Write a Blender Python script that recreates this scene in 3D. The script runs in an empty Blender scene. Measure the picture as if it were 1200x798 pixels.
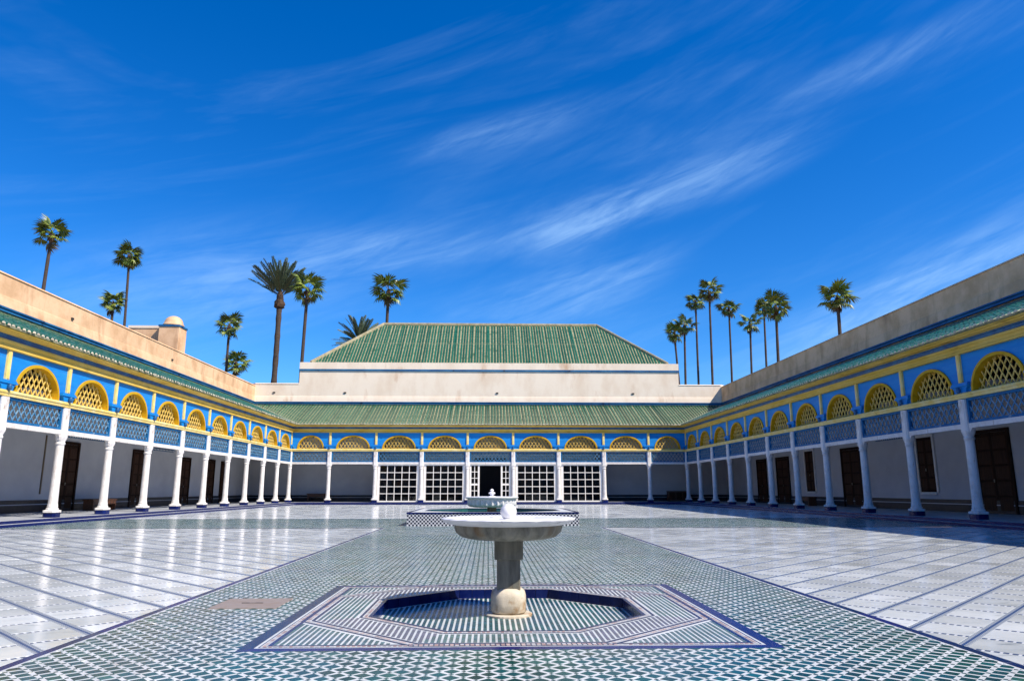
import bpy, math, random
from mathutils import Vector, Matrix
random.seed(7)
R = math.radians
SC = bpy.context.scene
COL = SC.collection

# ------------------------------------------------------------------ camera
F, YAW, PIT, ROL, CH, CX = 850.0, 0.0325, 0.20256, -0.00074, 1.0727, -0.159
fw = Vector((math.sin(YAW) * math.cos(PIT), math.cos(YAW) * math.cos(PIT), math.sin(PIT)))
rt = Vector((math.cos(YAW), -math.sin(YAW), 0)); up = rt.cross(fw)
r2 = rt * math.cos(ROL) + up * math.sin(ROL); u2 = -rt * math.sin(ROL) + up * math.cos(ROL)
cam = bpy.data.objects.new('camera', bpy.data.cameras.new('camera'))
COL.objects.link(cam)
cam.data.sensor_fit = 'HORIZONTAL'
cam.data.angle = 2 * math.atan(600 / F)
cam.data.clip_end = 6000
cam.matrix_world = Matrix(((r2.x, u2.x, -fw.x, CX), (r2.y, u2.y, -fw.y, 0), (r2.z, u2.z, -fw.z, CH), (0, 0, 0, 1)))
SC.camera = cam

def seen(x, y, z=0.0):
    d = Vector((x - CX, y, z - CH)); w = d.dot(fw)
    if w < .5: return None
    px, py = 600 + F * d.dot(r2) / w, 399 - F * d.dot(u2) / w
    return (px, py) if -20 < px < 1220 and -20 < py < 812 else None

# ------------------------------------------------------------------ sun, sky, exposure
SUN = Vector((0.77, -0.50, 1.0)).normalized()          # towards the sun
sun = bpy.data.objects.new('sun', bpy.data.lights.new('sun', 'SUN'))
COL.objects.link(sun)
sun.data.energy = 5.0
sun.data.angle = R(0.5)
sun.data.color = (1.0, 0.91, 0.78)
sun.rotation_euler = (-SUN).to_track_quat('-Z', 'Y').to_euler()
sun.location = SUN * 60

W_ = bpy.data.worlds.new('World'); SC.world = W_; W_.use_nodes = True
nt = W_.node_tree; nt.nodes.clear()
def N(t, **k):
    n = nt.nodes.new(t)
    for a, v in k.items(): setattr(n, a, v)
    return n
def wmath(op, a, b=None):
    n = N('ShaderNodeMath', operation=op)
    for i, q in enumerate((a, b)):
        if q is None: continue
        if isinstance(q, (int, float)): n.inputs[i].default_value = q
        else: nt.links.new(q, n.inputs[i])
    return n.outputs[0]
sky = N('ShaderNodeTexSky', sky_type='NISHITA')
sky.sun_disc = False
sky.sun_elevation = math.asin(SUN.z)
sky.sun_rotation = math.atan2(SUN.x, SUN.y)
sky.altitude = 500; sky.air_density = 1.0; sky.dust_density = 0.2; sky.ozone_density = 3.0
hs = N('ShaderNodeHueSaturation'); hs.inputs['Saturation'].default_value = 1.42; hs.inputs['Value'].default_value = 1.62
nt.links.new(sky.outputs[0], hs.inputs['Color'])
gain = N('ShaderNodeMix', data_type='RGBA', blend_type='MULTIPLY'); gain.inputs[0].default_value = 1; gain.inputs[7].default_value = (.60, .85, 1.13, 1)
nt.links.new(hs.outputs[0], gain.inputs[6])
tc = N('ShaderNodeTexCoord'); sep = N('ShaderNodeSeparateXYZ')
nt.links.new(tc.outputs['Generated'], sep.inputs[0])
az = wmath('ARCTAN2', sep.outputs[0], sep.outputs[1])
el = wmath('ARCSINE', sep.outputs[2])
comb = N('ShaderNodeCombineXYZ'); nt.links.new(az, comb.inputs[0]); nt.links.new(el, comb.inputs[1])
def fibres(ang, sx, sy, det, off):
    mp = N('ShaderNodeMapping'); mp.vector_type = 'TEXTURE'
    mp.inputs['Rotation'].default_value = (0, 0, R(ang)); mp.inputs['Scale'].default_value = (sx, sy, 1); mp.inputs['Location'].default_value = (off, off * .3, 0)
    nt.links.new(comb.outputs[0], mp.inputs[0])
    nz = N('ShaderNodeTexNoise'); nz.inputs['Scale'].default_value = 1.0; nz.inputs['Detail'].default_value = det
    nz.inputs['Roughness'].default_value = .62; nz.inputs['Distortion'].default_value = .7
    nt.links.new(mp.outputs[0], nz.inputs['Vector']); return nz.outputs[0]
fib = fibres(17, .24, .032, 10, .4)
fib2 = fibres(24, .11, .022, 8, 2.3)
broad = fibres(15, .7, .14, 5, 5.1)
tex = wmath('MULTIPLY', fib, wmath('ADD', fib2, .45))
total = None
def streak(a0, e0, a1, e1, wid, amt):
    global total
    ca, ce = R((a0 + a1) / 2), R((e0 + e1) / 2); L = math.hypot(R(a1 - a0), R(e1 - e0)) / 2
    mp = N('ShaderNodeMapping'); mp.vector_type = 'TEXTURE'
    mp.inputs['Location'].default_value = (ca, ce, 0); mp.inputs['Rotation'].default_value = (0, 0, math.atan2(e1 - e0, a1 - a0)); mp.inputs['Scale'].default_value = (L * 1.25, R(wid), 1)
    nt.links.new(comb.outputs[0], mp.inputs[0])
    ln = N('ShaderNodeVectorMath', operation='LENGTH'); nt.links.new(mp.outputs[0], ln.inputs[0])
    g = N('ShaderNodeMapRange'); g.interpolation_type = 'SMOOTHERSTEP'
    nt.links.new(ln.outputs['Value'], g.inputs[0]); g.inputs[1].default_value = 0; g.inputs[2].default_value = 1.15; g.inputs[3].default_value = amt; g.inputs[4].default_value = 0
    total = g.outputs[0] if total is None else wmath('ADD', total, g.outputs[0])
streak(1, 18.7, 14, 22.5, 2.8, .75)
streak(7, 20.8, 27, 25.5, 2.5, .62)
streak(22, 27.5, 40, 31, 1.6, .3)
streak(-4, 12.5, 15, 17.5, 3.2, .75)
streak(20, 8.0, 48, 16.0, 5.4, 1.5)
streak(-8, 25.5, 10, 29.8, 1.8, .45)
streak(-34, 12, -8, 18, 6.0, .5)
streak(-18, 17, 3, 20, 2.6, .5)
base = N('ShaderNodeMapRange'); nt.links.new(broad, base.inputs[0]); base.inputs[1].default_value = .45; base.inputs[2].default_value = .8; base.inputs[3].default_value = .0; base.inputs[4].default_value = .32
total = wmath('ADD', total, base.outputs[0])
cl = N('ShaderNodeMapRange'); cl.interpolation_type = 'SMOOTHSTEP'
nt.links.new(tex, cl.inputs[0]); cl.inputs[1].default_value = .16; cl.inputs[2].default_value = .86
low = N('ShaderNodeMapRange'); nt.links.new(el, low.inputs[0]); low.inputs[1].default_value = 0; low.inputs[2].default_value = .08
amt = wmath('MULTIPLY', wmath('MULTIPLY', cl.outputs[0], total), low.outputs[0])
amt = wmath('MINIMUM', wmath('MULTIPLY', amt, .72), .5)
mixc = N('ShaderNodeMix', data_type='RGBA')
nt.links.new(amt, mixc.inputs[0]); nt.links.new(gain.outputs[2], mixc.inputs[6]); mixc.inputs[7].default_value = (4.6, 7.6, 11.8, 1)
bg = N('ShaderNodeBackground'); bg.inputs[1].default_value = 0.072
nt.links.new(mixc.outputs[2], bg.inputs[0])
wo = N('ShaderNodeOutputWorld'); nt.links.new(bg.outputs[0], wo.inputs[0])

SC.view_settings.view_transform = 'Standard'
SC.view_settings.look = 'None'
SC.view_settings.exposure = 0.5
SC.view_settings.gamma = 1.0
SC.view_settings.use_curve_mapping = False

# ------------------------------------------------------------------ materials
MATS = {}
def mat(name, col, rough=.6, col2=None, nscale=3.0, nlow=.4, nhigh=.65, stretch=(1, 1, 1), stain=None, sscale=1.2, slow=.58, shigh=.72,
        sstretch=(1, 1, 1), bump=0.0, bscale=40.0, spec=.5, coat=0.0, tint=0.0, rand=0.0, rough2=None, coords='Object', metallic=0):
    m = bpy.data.materials.new(name); m.use_nodes = True
    t = m.node_tree; ns = t.nodes; b = ns['Principled BSDF']; lk = t.links.new
    tcn = ns.new('ShaderNodeTexCoord')
    src = tcn.outputs['Object']
    if coords == 'World':
        g = ns.new('ShaderNodeNewGeometry'); src = g.outputs['Position']
    def noise(sc, st, det=6):
        mp = ns.new('ShaderNodeMapping'); mp.inputs['Scale'].default_value = st; lk(src, mp.inputs[0])
        n = ns.new('ShaderNodeTexNoise'); n.inputs['Scale'].default_value = sc; n.inputs['Detail'].default_value = det; n.inputs['Roughness'].default_value = .6
        lk(mp.outputs[0], n.inputs['Vector']); return n.outputs[0]
    def ramp(v, a, bb, lo=0, hi=1):
        r = ns.new('ShaderNodeMapRange'); lk(v, r.inputs[0]); r.inputs[1].default_value = a; r.inputs[2].default_value = bb; r.inputs[3].default_value = lo; r.inputs[4].default_value = hi
        return r.outputs[0]
    def mix(fac, a, c, mode='MIX'):
        x = ns.new('ShaderNodeMix'); x.data_type = 'RGBA'; x.blend_type = mode
        for i, q in ((0, fac), (6, a), (7, c)):
            if isinstance(q, (int, float)): x.inputs[i].default_value = q
            elif isinstance(q, tuple): x.inputs[i].default_value = (*q, 1)
            else: lk(q, x.inputs[i])
        return x.outputs[2]
    c = None
    if col2 is not None: c = mix(ramp(noise(nscale, stretch), nlow, nhigh), col, col2)
    if stain is not None: c = mix(ramp(noise(sscale, sstretch, 8), slow, shigh), c if c is not None else col, stain)
    if tint:
        a = ns.new('ShaderNodeAttribute'); a.attribute_name = 'tint'
        v = ramp(a.outputs['Fac'], 0, 1, 1 - tint, 1 + tint)
        mul = ns.new('ShaderNodeHueSaturation'); lk(v, mul.inputs['Value'])
        hv = ramp(a.outputs['Fac'], 0, 1, .485, .515); lk(hv, mul.inputs['Hue'])
        if c is None: mul.inputs['Color'].default_value = (*col, 1)
        else: lk(c, mul.inputs['Color'])
        c = mul.outputs[0]
    if rand:
        oi = ns.new('ShaderNodeObjectInfo'); mul = ns.new('ShaderNodeHueSaturation'); lk(ramp(oi.outputs['Random'], 0, 1, 1 - rand, 1 + rand), mul.inputs['Value'])
        if c is None: mul.inputs['Color'].default_value = (*col, 1)
        else: lk(c, mul.inputs['Color'])
        c = mul.outputs[0]
    if c is None: b.inputs['Base Color'].default_value = (*col, 1)
    else: lk(c, b.inputs['Base Color'])
    b.inputs['Roughness'].default_value = rough
    if rough2 is not None: lk(ramp(noise(nscale * .7, (1, 1, 1)), .35, .65, rough, rough2), b.inputs['Roughness'])
    b.inputs['Specular IOR Level'].default_value = spec
    b.inputs['Coat Weight'].default_value = coat
    b.inputs['Metallic'].default_value = metallic
    if bump:
        bp = ns.new('ShaderNodeBump'); bp.inputs['Strength'].default_value = bump; bp.inputs['Distance'].default_value = .02
        lk(noise(bscale, (1, 1, 1), 4), bp.inputs['Height']); lk(bp.outputs[0], b.inputs['Normal'])
    MATS[name] = m
    return m

mat('plaster', (.78, .505, .30), .9, (.60, .365, .20), 1.0, stain=(.33, .17, .085), sscale=1.3, slow=.54, shigh=.80, sstretch=(1, 1, .18), bump=.35, bscale=6, spec=.12)
mat('plaster_pale', (.84, .71, .56), .9, (.72, .56, .41), .7, .45, .75, (1, 1, .5), stain=(.50, .27, .13), sscale=.7, slow=.575, shigh=.78, sstretch=(1, 1, .3), bump=.2, bscale=9, spec=.12, coords='World')
mat('inner_plaster', (.56, .56, .57), .85, (.49, .49, .51), .8, bump=.1, bscale=8)
mat('white_paint', (.74, .71, .68), .6, (.58, .52, .46), 3.5, .45, .75, stain=(.30, .19, .10), sscale=4.0, slow=.585, shigh=.72, sstretch=(1, 1, .35), bump=.35, bscale=18, spec=.2)
mat('white_wood', (.80, .76, .70), .55, (.66, .60, .52), 4, .5, .8, bump=.1)
mat('blue_paint', (.006, .185, .56), .55, (.012, .25, .62), 1.6, .38, .68, (.35, 1, 2.2), stain=(.16, .40, .62), sscale=2.2, slow=.60, shigh=.82, sstretch=(.25, 1, 3), bump=.15, bscale=20, spec=.2)
mat('blue_lattice', (.005, .098, .26), .6, (.014, .16, .36), 3, .4, .7, stain=(.38, .46, .50), sscale=4.0, slow=.62, shigh=.78, bump=.15, spec=.2)
mat('blue_bar', (.030, .17, .34), .6, (.22, .36, .47), 5, .4, .7, spec=.2)
mat('navy_paint', (.012, .07, .19), .45, (.03, .15, .30), 3)
mat('blue_trim', (.008, .085, .22), .6, (.025, .17, .34), 2.5, .4, .7, (.3, 1, 1), stain=(.004, .03, .09), sscale=2, slow=.58, shigh=.7, spec=.2)
mat('yellow_paint', (.62, .40, .055), .6, (.70, .50, .13), 2.2, .4, .7, (.4, 1, 1), stain=(.30, .17, .03), sscale=3, slow=.58, shigh=.78, sstretch=(.3, 1, 1), bump=.15, spec=.2)
mat('pale_yellow', (.76, .56, .16), .6, (.80, .68, .34), 2.5, .4, .7, stain=(.45, .30, .10), sscale=4, slow=.64, shigh=.8, bump=.1, spec=.2)
mat('ochre_paint', (.50, .28, .003), .6, (.58, .37, .02), 3, .4, .7, stain=(.28, .15, .01), sscale=4, slow=.62, shigh=.8, bump=.1, spec=.2)
mat('bar_yellow', (.66, .44, .085), .6, (.74, .55, .18), 5, spec=.2)
mat('glaze_green', (.003, .062, .032), .3, (.010, .10, .052), 3, .35, .7, stain=(.11, .13, .05), sscale=4, slow=.60, shigh=.8, rand=.26, spec=.3)
mat('glaze_worn_sheen', (.010, .092, .050), .3, (.035, .135, .080), 5, .40, .66, stain=(.36, .33, .18), sscale=3, slow=.58, shigh=.74, rand=.26, spec=.35)  # rib crests: wear, plus sun and sky sheen put into the paler colour
mat('roof_mortar', (.33, .31, .19), .85, (.15, .17, .09), 4, .4, .7, stain=(.04, .07, .03), sscale=1.5, slow=.55, shigh=.72, spec=.2)
mat('tile_end', (.62, .54, .40), .8, (.42, .34, .22), 7, rand=.2)
mat('ridge_mortar', (.36, .31, .19), .85, (.22, .19, .10), 3)
mat('wood_dark', (.034, .013, .006), .65, (.014, .006, .003), 3, stretch=(6, 6, .5), bump=.2, bscale=30, spec=.12)
mat('wood_panel', (.060, .024, .011), .6, (.03, .011, .005), 3, stretch=(6, 6, .5), spec=.15)
mat('bench_wood', (.13, .05, .022), .5, (.07, .026, .012), 4, stretch=(.6, 5, 5))
mat('ceiling_wood', (.022, .014, .009), .8, (.012, .008, .006), 3, spec=.1)
mat('dado_tile', (.010, .013, .020), .3, (.020, .024, .034), 6, spec=.3)
mat('iron', (.03, .025, .02), .6)
mat('brown_pipe', (.16, .12, .07), .6)
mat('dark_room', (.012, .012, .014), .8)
mat('marble_slab', (.70, .735, .735), .075, (.52, .56, .565), 1.1, .36, .70, stain=(.38, .42, .44), sscale=3.2, slow=.57, shigh=.70, sstretch=(1, 2.2, 1), tint=.20, rough2=.20, bump=.04, bscale=7, coords='World')
mat('white_tile', (.66, .68, .68), .22, (.48, .51, .51), 2.2, .36, .7, stain=(.30, .28, .24), sscale=3.5, slow=.60, shigh=.75, coords='World', rough2=.4)
mat('teal_tile', (.002, .062, .056), .15, (.003, .045, .066), 1.1, .42, .62, stain=(.02, .10, .07), sscale=2.2, slow=.55, shigh=.7, tint=.42, coords='World', rough2=.24, spec=.26)
mat('mini_tile', (.020, .105, .10), .22, (.025, .075, .115), 2, tint=.45, coords='World', rough2=.35, spec=.35)
mat('violet_tile', (.045, .05, .11), .25, (.09, .085, .15), 6, tint=.35, coords='World')
mat('navy_tile', (.003, .008, .075), .22, (.006, .016, .10), 6, tint=.3, coords='World', rand=.2, spec=.22)
mat('rose_tile', (.42, .27, .24), .35, (.55, .42, .40), 14, tint=.35, coords='World')
mat('bone_tile', (.58, .56, .57), .3, coords='World', tint=.08)
mat('marble_white', (.78, .78, .80), .4, (.62, .63, .68), 5, .45, .75, (1, 1, 1.5), stain=(.33, .33, .34), sscale=8, slow=.60, shigh=.70, bump=.25, bscale=14)
mat('marble_grey', (.27, .26, .22), .55, (.13, .13, .11), 5, .38, .64, (2.2, 2.2, .35), stain=(.17, .10, .04), sscale=4, slow=.56, shigh=.74, sstretch=(1, 1, .35), bump=.3, bscale=16, spec=.3)
mat('marble_base', (.60, .54, .44), .55, (.44, .38, .28), 5, .4, .7, stain=(.30, .14, .03), sscale=6, slow=.54, shigh=.70, bump=.25, bscale=18, spec=.3)
mat('hatch_stone', (.26, .22, .20), .7, (.24, .19, .16), 7, bump=.2, bscale=30)
mat('earth', (.28, .20, .13), .95, (.20, .15, .10), .2)
mat('walk_stone', (.42, .44, .47), .35, (.34, .36, .40), 2, rough2=.5)
mat('palm_trunk', (.05, .033, .024), .9, (.085, .058, .04), 3, .35, .7, (1, 1, 3), bump=.5, bscale=8)
mat('palm_boot', (.085, .045, .022), .9, (.05, .028, .016), 5, bump=.5, bscale=8)
mat('palm_leaf', (.080, .14, .016), .42, (.25, .27, .032), 1.1, .42, .66, rand=.4)
mat('palm_leaf_dry', (.16, .115, .04), .7, (.10, .07, .025), 3, rand=.2)
mat('date_leaf', (.055, .085, .04), .5, (.09, .115, .06), 1.2, rand=.3)
mat('tree_leaf', (.035, .07, .02), .6, (.06, .10, .025), .6)
mat('door_bolt', (.3, .28, .24), .4, metallic=.8)

# thin glass
m = bpy.data.materials.new('glass'); m.use_nodes = True; t = m.node_tree; t.nodes.remove(t.nodes['Principled BSDF'])
o_ = t.nodes['Material Output']; mx = t.nodes.new('ShaderNodeMixShader'); tr = t.nodes.new('ShaderNodeBsdfTransparent'); gl = t.nodes.new('ShaderNodeBsdfGlossy'); fr = t.nodes.new('ShaderNodeFresnel')
tr.inputs[0].default_value = (.30, .34, .38, 1); gl.inputs['Roughness'].default_value = .03; fr.inputs[0].default_value = 1.5
t.links.new(fr.outputs[0], mx.inputs[0]); t.links.new(tr.outputs[0], mx.inputs[1]); t.links.new(gl.outputs[0], mx.inputs[2]); t.links.new(mx.outputs[0], o_.inputs[0]); MATS['glass'] = m
# still green water
m = mat('pool_water', (.015, .09, .06), .04); 
# mosaic joints between the marble slabs: tiny chequered tesserae on the 45 degree grid
BP, SP = 0.45125, 0.475      # band pitch, slab pitch along the band
V0, U0 = 1.513, 6.39        # a band centre line and a joint line (left half; the right half is its mirror image)
m = bpy.data.materials.new('mosaic_joint'); m.use_nodes = True; t = m.node_tree; b = t.nodes['Principled BSDF']; lk = t.links.new
g = t.nodes.new('ShaderNodeNewGeometry'); sp = t.nodes.new('ShaderNodeSeparateXYZ'); lk(g.outputs['Position'], sp.inputs[0])
def mm(op, a, b2=None):
    n = t.nodes.new('ShaderNodeMath'); n.operation = op
    for i, q in enumerate((a, b2)):
        if q is None: continue
        if isinstance(q, (int, float)): n.inputs[i].default_value = q
        else: lk(q, n.inputs[i])
    return n.outputs[0]
ax = mm('MULTIPLY', mm('ABSOLUTE', sp.outputs[0]), -1.0)
uu = mm('MULTIPLY', mm('SUBTRACT', sp.outputs[1], ax), .70711); vv = mm('MULTIPLY', mm('ADD', sp.outputs[1], ax), .70711)
TS = .02375
cu = mm('FLOOR', mm('DIVIDE', uu, TS)); cv = mm('FLOOR', mm('DIVIDE', mm('SUBTRACT', vv, V0 - TS * .5), TS))
chk = mm('GREATER_THAN', mm('MODULO', mm('ABSOLUTE', mm('ADD', cu, cv)), 2), .5)
bandpos = mm('ABSOLUTE', mm('SUBTRACT', mm('MODULO', mm('ADD', mm('SUBTRACT', vv, V0), BP * 400.5), BP), BP * .5))   # distance from a band centre
mid = mm('LESS_THAN', bandpos, TS * .42)
inb = mm('LESS_THAN', bandpos, TS * 1.75)
dash = mm('GREATER_THAN', mm('FRACT', mm('DIVIDE', vv, .0531)), .64)
c1 = t.nodes.new('ShaderNodeMix'); c1.data_type = 'RGBA'; lk(dash, c1.inputs[0]); c1.inputs[6].default_value = (.03, .05, .11, 1); c1.inputs[7].default_value = (.58, .59, .61, 1)
c2 = t.nodes.new('ShaderNodeMix'); c2.data_type = 'RGBA'; lk(chk, c2.inputs[0]); c2.inputs[6].default_value = (.05, .075, .11, 1); c2.inputs[7].default_value = (.46, .49, .51, 1)
c3 = t.nodes.new('ShaderNodeMix'); c3.data_type = 'RGBA'; lk(inb, c3.inputs[0]); lk(c1.outputs[2], c3.inputs[6]); lk(c2.outputs[2], c3.inputs[7])
c4 = t.nodes.new('ShaderNodeMix'); c4.data_type = 'RGBA'; lk(mid, c4.inputs[0]); lk(c3.outputs[2], c4.inputs[6]); c4.inputs[7].default_value = (.03, .06, .16, 1)
lk(c4.outputs[2], b.inputs['Base Color']); b.inputs['Roughness'].default_value = .35; MATS['mosaic_joint'] = m
# small chequered glazed tiles of the pool wall and of the nosings (too fine to build)
def checker(name, ca, cb, sc):
    m = bpy.data.materials.new(name); m.use_nodes = True; t = m.node_tree; b = t.nodes['Principled BSDF']
    tcn = t.nodes.new('ShaderNodeTexCoord'); ck = t.nodes.new('ShaderNodeTexChecker'); ck.inputs['Scale'].default_value = sc
    mp = t.nodes.new('ShaderNodeMapping'); mp.inputs['Location'].default_value = (.013, .017, .0007)
    t.links.new(tcn.outputs['Object'], mp.inputs[0]); t.links.new(mp.outputs[0], ck.inputs[0])
    ck.inputs[1].default_value = (*ca, 1); ck.inputs[2].default_value = (*cb, 1); t.links.new(ck.outputs[0], b.inputs['Base Color']); b.inputs['Roughness'].default_value = .25; MATS[name] = m
checker('pool_checks', (.006, .010, .03), (.50, .52, .55), 1 / .055)

# ------------------------------------------------------------------ mesh helpers
class MB:
    def __init__(s): s.v = []; s.f = []; s.m = []; s.t = []; s.smooth = False
    def face(s, pts, mi=0, tint=.5):
        n = len(s.v); s.v += [tuple(p) for p in pts]; s.f.append(tuple(range(n, n + len(pts)))); s.m.append(mi); s.t.append(tint)
    def box(s, x0, x1, y0, y1, z0, z1, mi=0, tint=.5):
        n = len(s.v)
        s.v += [(x0, y0, z0), (x1, y0, z0), (x1, y1, z0), (x0, y1, z0), (x0, y0, z1), (x1, y0, z1), (x1, y1, z1), (x0, y1, z1)]
        for q in ((0, 3, 2, 1), (4, 5, 6, 7), (0, 1, 5, 4), (1, 2, 6, 5), (2, 3, 7, 6), (3, 0, 4, 7)):
            s.f.append(tuple(n + i for i in q)); s.m.append(mi); s.t.append(tint)
        return s
    def bar(s, p0, p1, w, d, nrm, mi=0):
        # a square-cut bar from p0 to p1, w wide in the plane, d deep along nrm
        p0, p1, nrm = Vector(p0), Vector(p1), Vector(nrm); a = (p1 - p0).normalized(); c = a.cross(nrm) * (w / 2); e = nrm * (d / 2)
        n = len(s.v)
        for p in (p0, p1):
            for q in (-c - e, c - e, c + e, -c + e): s.v.append(tuple(p + q))
        for q in ((0, 1, 5, 4), (1, 2, 6, 5), (2, 3, 7, 6), (3, 0, 4, 7), (3, 2, 1, 0), (4, 5, 6, 7)):
            s.f.append(tuple(n + i for i in q)); s.m.append(mi); s.t.append(.5)
    def rings(s, rr, cap0=True, cap1=True, mi=0, mis=None):
        n0 = len(s.v); k = len(rr[0])
        for r in rr: s.v += [tuple(p) for p in r]
        for i in range(len(rr) - 1):
            for j in range(k):
                a, b2 = n0 + i * k + j, n0 + i * k + (j + 1) % k
                s.f.append((a, b2, b2 + k, a + k)); s.m.append(mis[i] if mis else mi); s.t.append(.5)
        if cap0: s.f.append(tuple(n0 + j for j in reversed(range(k)))); s.m.append(mis[0] if mis else mi); s.t.append(.5)
        if cap1: s.f.append(tuple(n0 + (len(rr) - 1) * k + j for j in range(k))); s.m.append(mis[-1] if mis else mi); s.t.append(.5)
        return s
    def extrude(s, prof, x0, x1, mi=0):
        # closed profile in (y, z) run along x; x0 / x1 are functions of y (mitres)
        k = len(prof); n = len(s.v)
        s.v += [(x0(y), y, z) for y, z in prof] + [(x1(y), y, z) for y, z in prof]
        for j in range(k):
            a, b2 = n + j, n + (j + 1) % k
            s.f.append((a, b2, b2 + k, a + k)); s.m.append(mi); s.t.append(.5)
        s.f.append(tuple(n + j for j in reversed(range(k)))); s.m.append(mi); s.t.append(.5)
        s.f.append(tuple(n + k + j for j in range(k))); s.m.append(mi); s.t.append(.5)
        return s
    def mesh(s, name, mats):
        me = bpy.data.meshes.new(name); me.from_pydata(s.v, [], s.f)
        for q in (mats if isinstance(mats, (list, tuple)) else [mats]): me.materials.append(MATS[q])
        me.polygons.foreach_set('material_index', s.m)
        at = me.attributes.new('tint', 'FLOAT', 'FACE'); at.data.foreach_set('value', s.t)
        if s.smooth: me.polygons.foreach_set('use_smooth', [True] * len(s.f))
        me.update(); return me
    def build(s, name, mats, parent=None, loc=(0, 0, 0), rz=0, fix=True):
        me = s.mesh(name, mats)
        if fix:
            import bmesh
            bm = bmesh.new(); bm.from_mesh(me); bmesh.ops.recalc_face_normals(bm, faces=bm.faces); bm.to_mesh(me); bm.free()
        return put(name, me, parent, loc, rz)
def put(name, me, parent=None, loc=(0, 0, 0), rz=0):
    o = bpy.data.objects.new(name, me); COL.objects.link(o); o.location = loc; o.rotation_euler = (0, 0, rz)
    if parent: o.parent = parent
    return o
def empty(name, loc, rz=0):
    o = bpy.data.objects.new(name, None); COL.objects.link(o); o.location = loc; o.rotation_euler = (0, 0, rz); return o
def tag(o, label, cat, group=None):
    o['label'] = label; o['category'] = cat
    if group: o['group'] = group
    return o
def struct(o, label=None, cat=None):
    o['kind'] = 'structure'
    if label: o['label'] = label
    if cat: o['category'] = cat
    return o
def stuff(o): o['kind'] = 'stuff'; return o
def smooth_by_angle(o, ang=35):
    me = o.data
    me.polygons.foreach_set('use_smooth', [True] * len(me.polygons))
    me.set_sharp_from_angle(angle=R(ang))

def ringpts(kind, r, z, n=16):
    out = []
    for i in range(n):
        a = 2 * math.pi * (i + .5) / n; c, s_ = math.cos(a), math.sin(a)
        if kind == 'c': k = 1
        elif kind == 's': k = 1 / max(abs(c), abs(s_))
        else:
            b2 = (a % (math.pi / 4)) - math.pi / 8; k = 1 / math.cos(b2) if False else 1 / max(abs(c), abs(s_), (abs(c) + abs(s_)) * .70711)
        out.append((r * k * c, r * k * s_, z))
    return out

def clip(poly, a, b2, c):       # keep a*x + b*y <= c
    out = []
    for i in range(len(poly)):
        p, q = poly[i], poly[(i + 1) % len(poly)]; dp, dq = a * p[0] + b2 * p[1] - c, a * q[0] + b2 * q[1] - c
        if dp <= 0: out.append(p)
        if dp * dq < 0: k = dp / (dp - dq); out.append((p[0] + (q[0] - p[0]) * k, p[1] + (q[1] - p[1]) * k))
    return out
def area(p): return abs(sum(p[i][0] * p[(i + 1) % len(p)][1] - p[(i + 1) % len(p)][0] * p[i][1] for i in range(len(p)))) / 2
def slabpiece(mb, poly, z0, h, bev, tint, tilt=0.0, mi=0, org=(0, 0)):
    # a thin laid piece with chamfered edges and a slightly tilted top
    cx_, cy_ = sum(p[0] for p in poly) / len(poly), sum(p[1] for p in poly) / len(poly)
    rad = max(math.hypot(p[0] - cx_, p[1] - cy_) for p in poly); k = 1 - bev / rad
    gx, gy = (max(-1.6, min(1.6, random.gauss(0, 1))) * tilt for _ in (0, 1)); n = len(mb.v); m_ = len(poly)
    mb.v += [(p[0] - org[0], p[1] - org[1], z0) for p in poly]
    for p in poly:
        x, y = cx_ + (p[0] - cx_) * k, cy_ + (p[1] - cy_) * k
        mb.v.append((x - org[0], y - org[1], z0 + h + gx * (x - cx_) + gy * (y - cy_)))
    mb.f.append(tuple(n + m_ + i for i in range(m_))); mb.m.append(mi); mb.t.append(tint)
    for i in range(m_):
        j = (i + 1) % m_; mb.f.append((n + i, n + j, n + m_ + j, n + m_ + i)); mb.m.append(mi); mb.t.append(tint)

# ------------------------------------------------------------------ the setting
Wd, D, S, SB = 14.98, 55.52, 3.30, 3.4475         # half width of the court, back colonnade, bay widths
YN = D - 19 * S                                     # near end of the side galleries
G = 4.4                                             # gallery depth
HS = 3.17                                           # half width of the tiled path
CY0, CY1 = 21.4, 28.3                               # the tiled path crossing the court at the pool
PY1 = CY1
STEP = 0.95
b_ = MB(); b_.face([(-1500, -1500, -.6), (1500, -1500, -.6), (1500, 2500, -.6), (-1500, 2500, -.6)])
struct(b_.build('ground', 'earth'))

XE = Wd - STEP; YE = D - STEP; Y0 = -7.0
floor = MB()
floor.face([(-XE - .02, Y0, 0), (-HS, Y0, 0), (-HS, CY0, 0), (-XE - .02, CY0, 0)])
floor.face([(HS, Y0, 0), (XE + .02, Y0, 0), (XE + .02, CY0, 0), (HS, CY0, 0)])
floor.face([(-XE - .02, PY1, 0), (XE + .02, PY1, 0), (XE + .02, YE + .02, 0), (-XE - .02, YE + .02, 0)])
court = struct(floor.build('courtyard_floor', 'mosaic_joint'))

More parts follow.
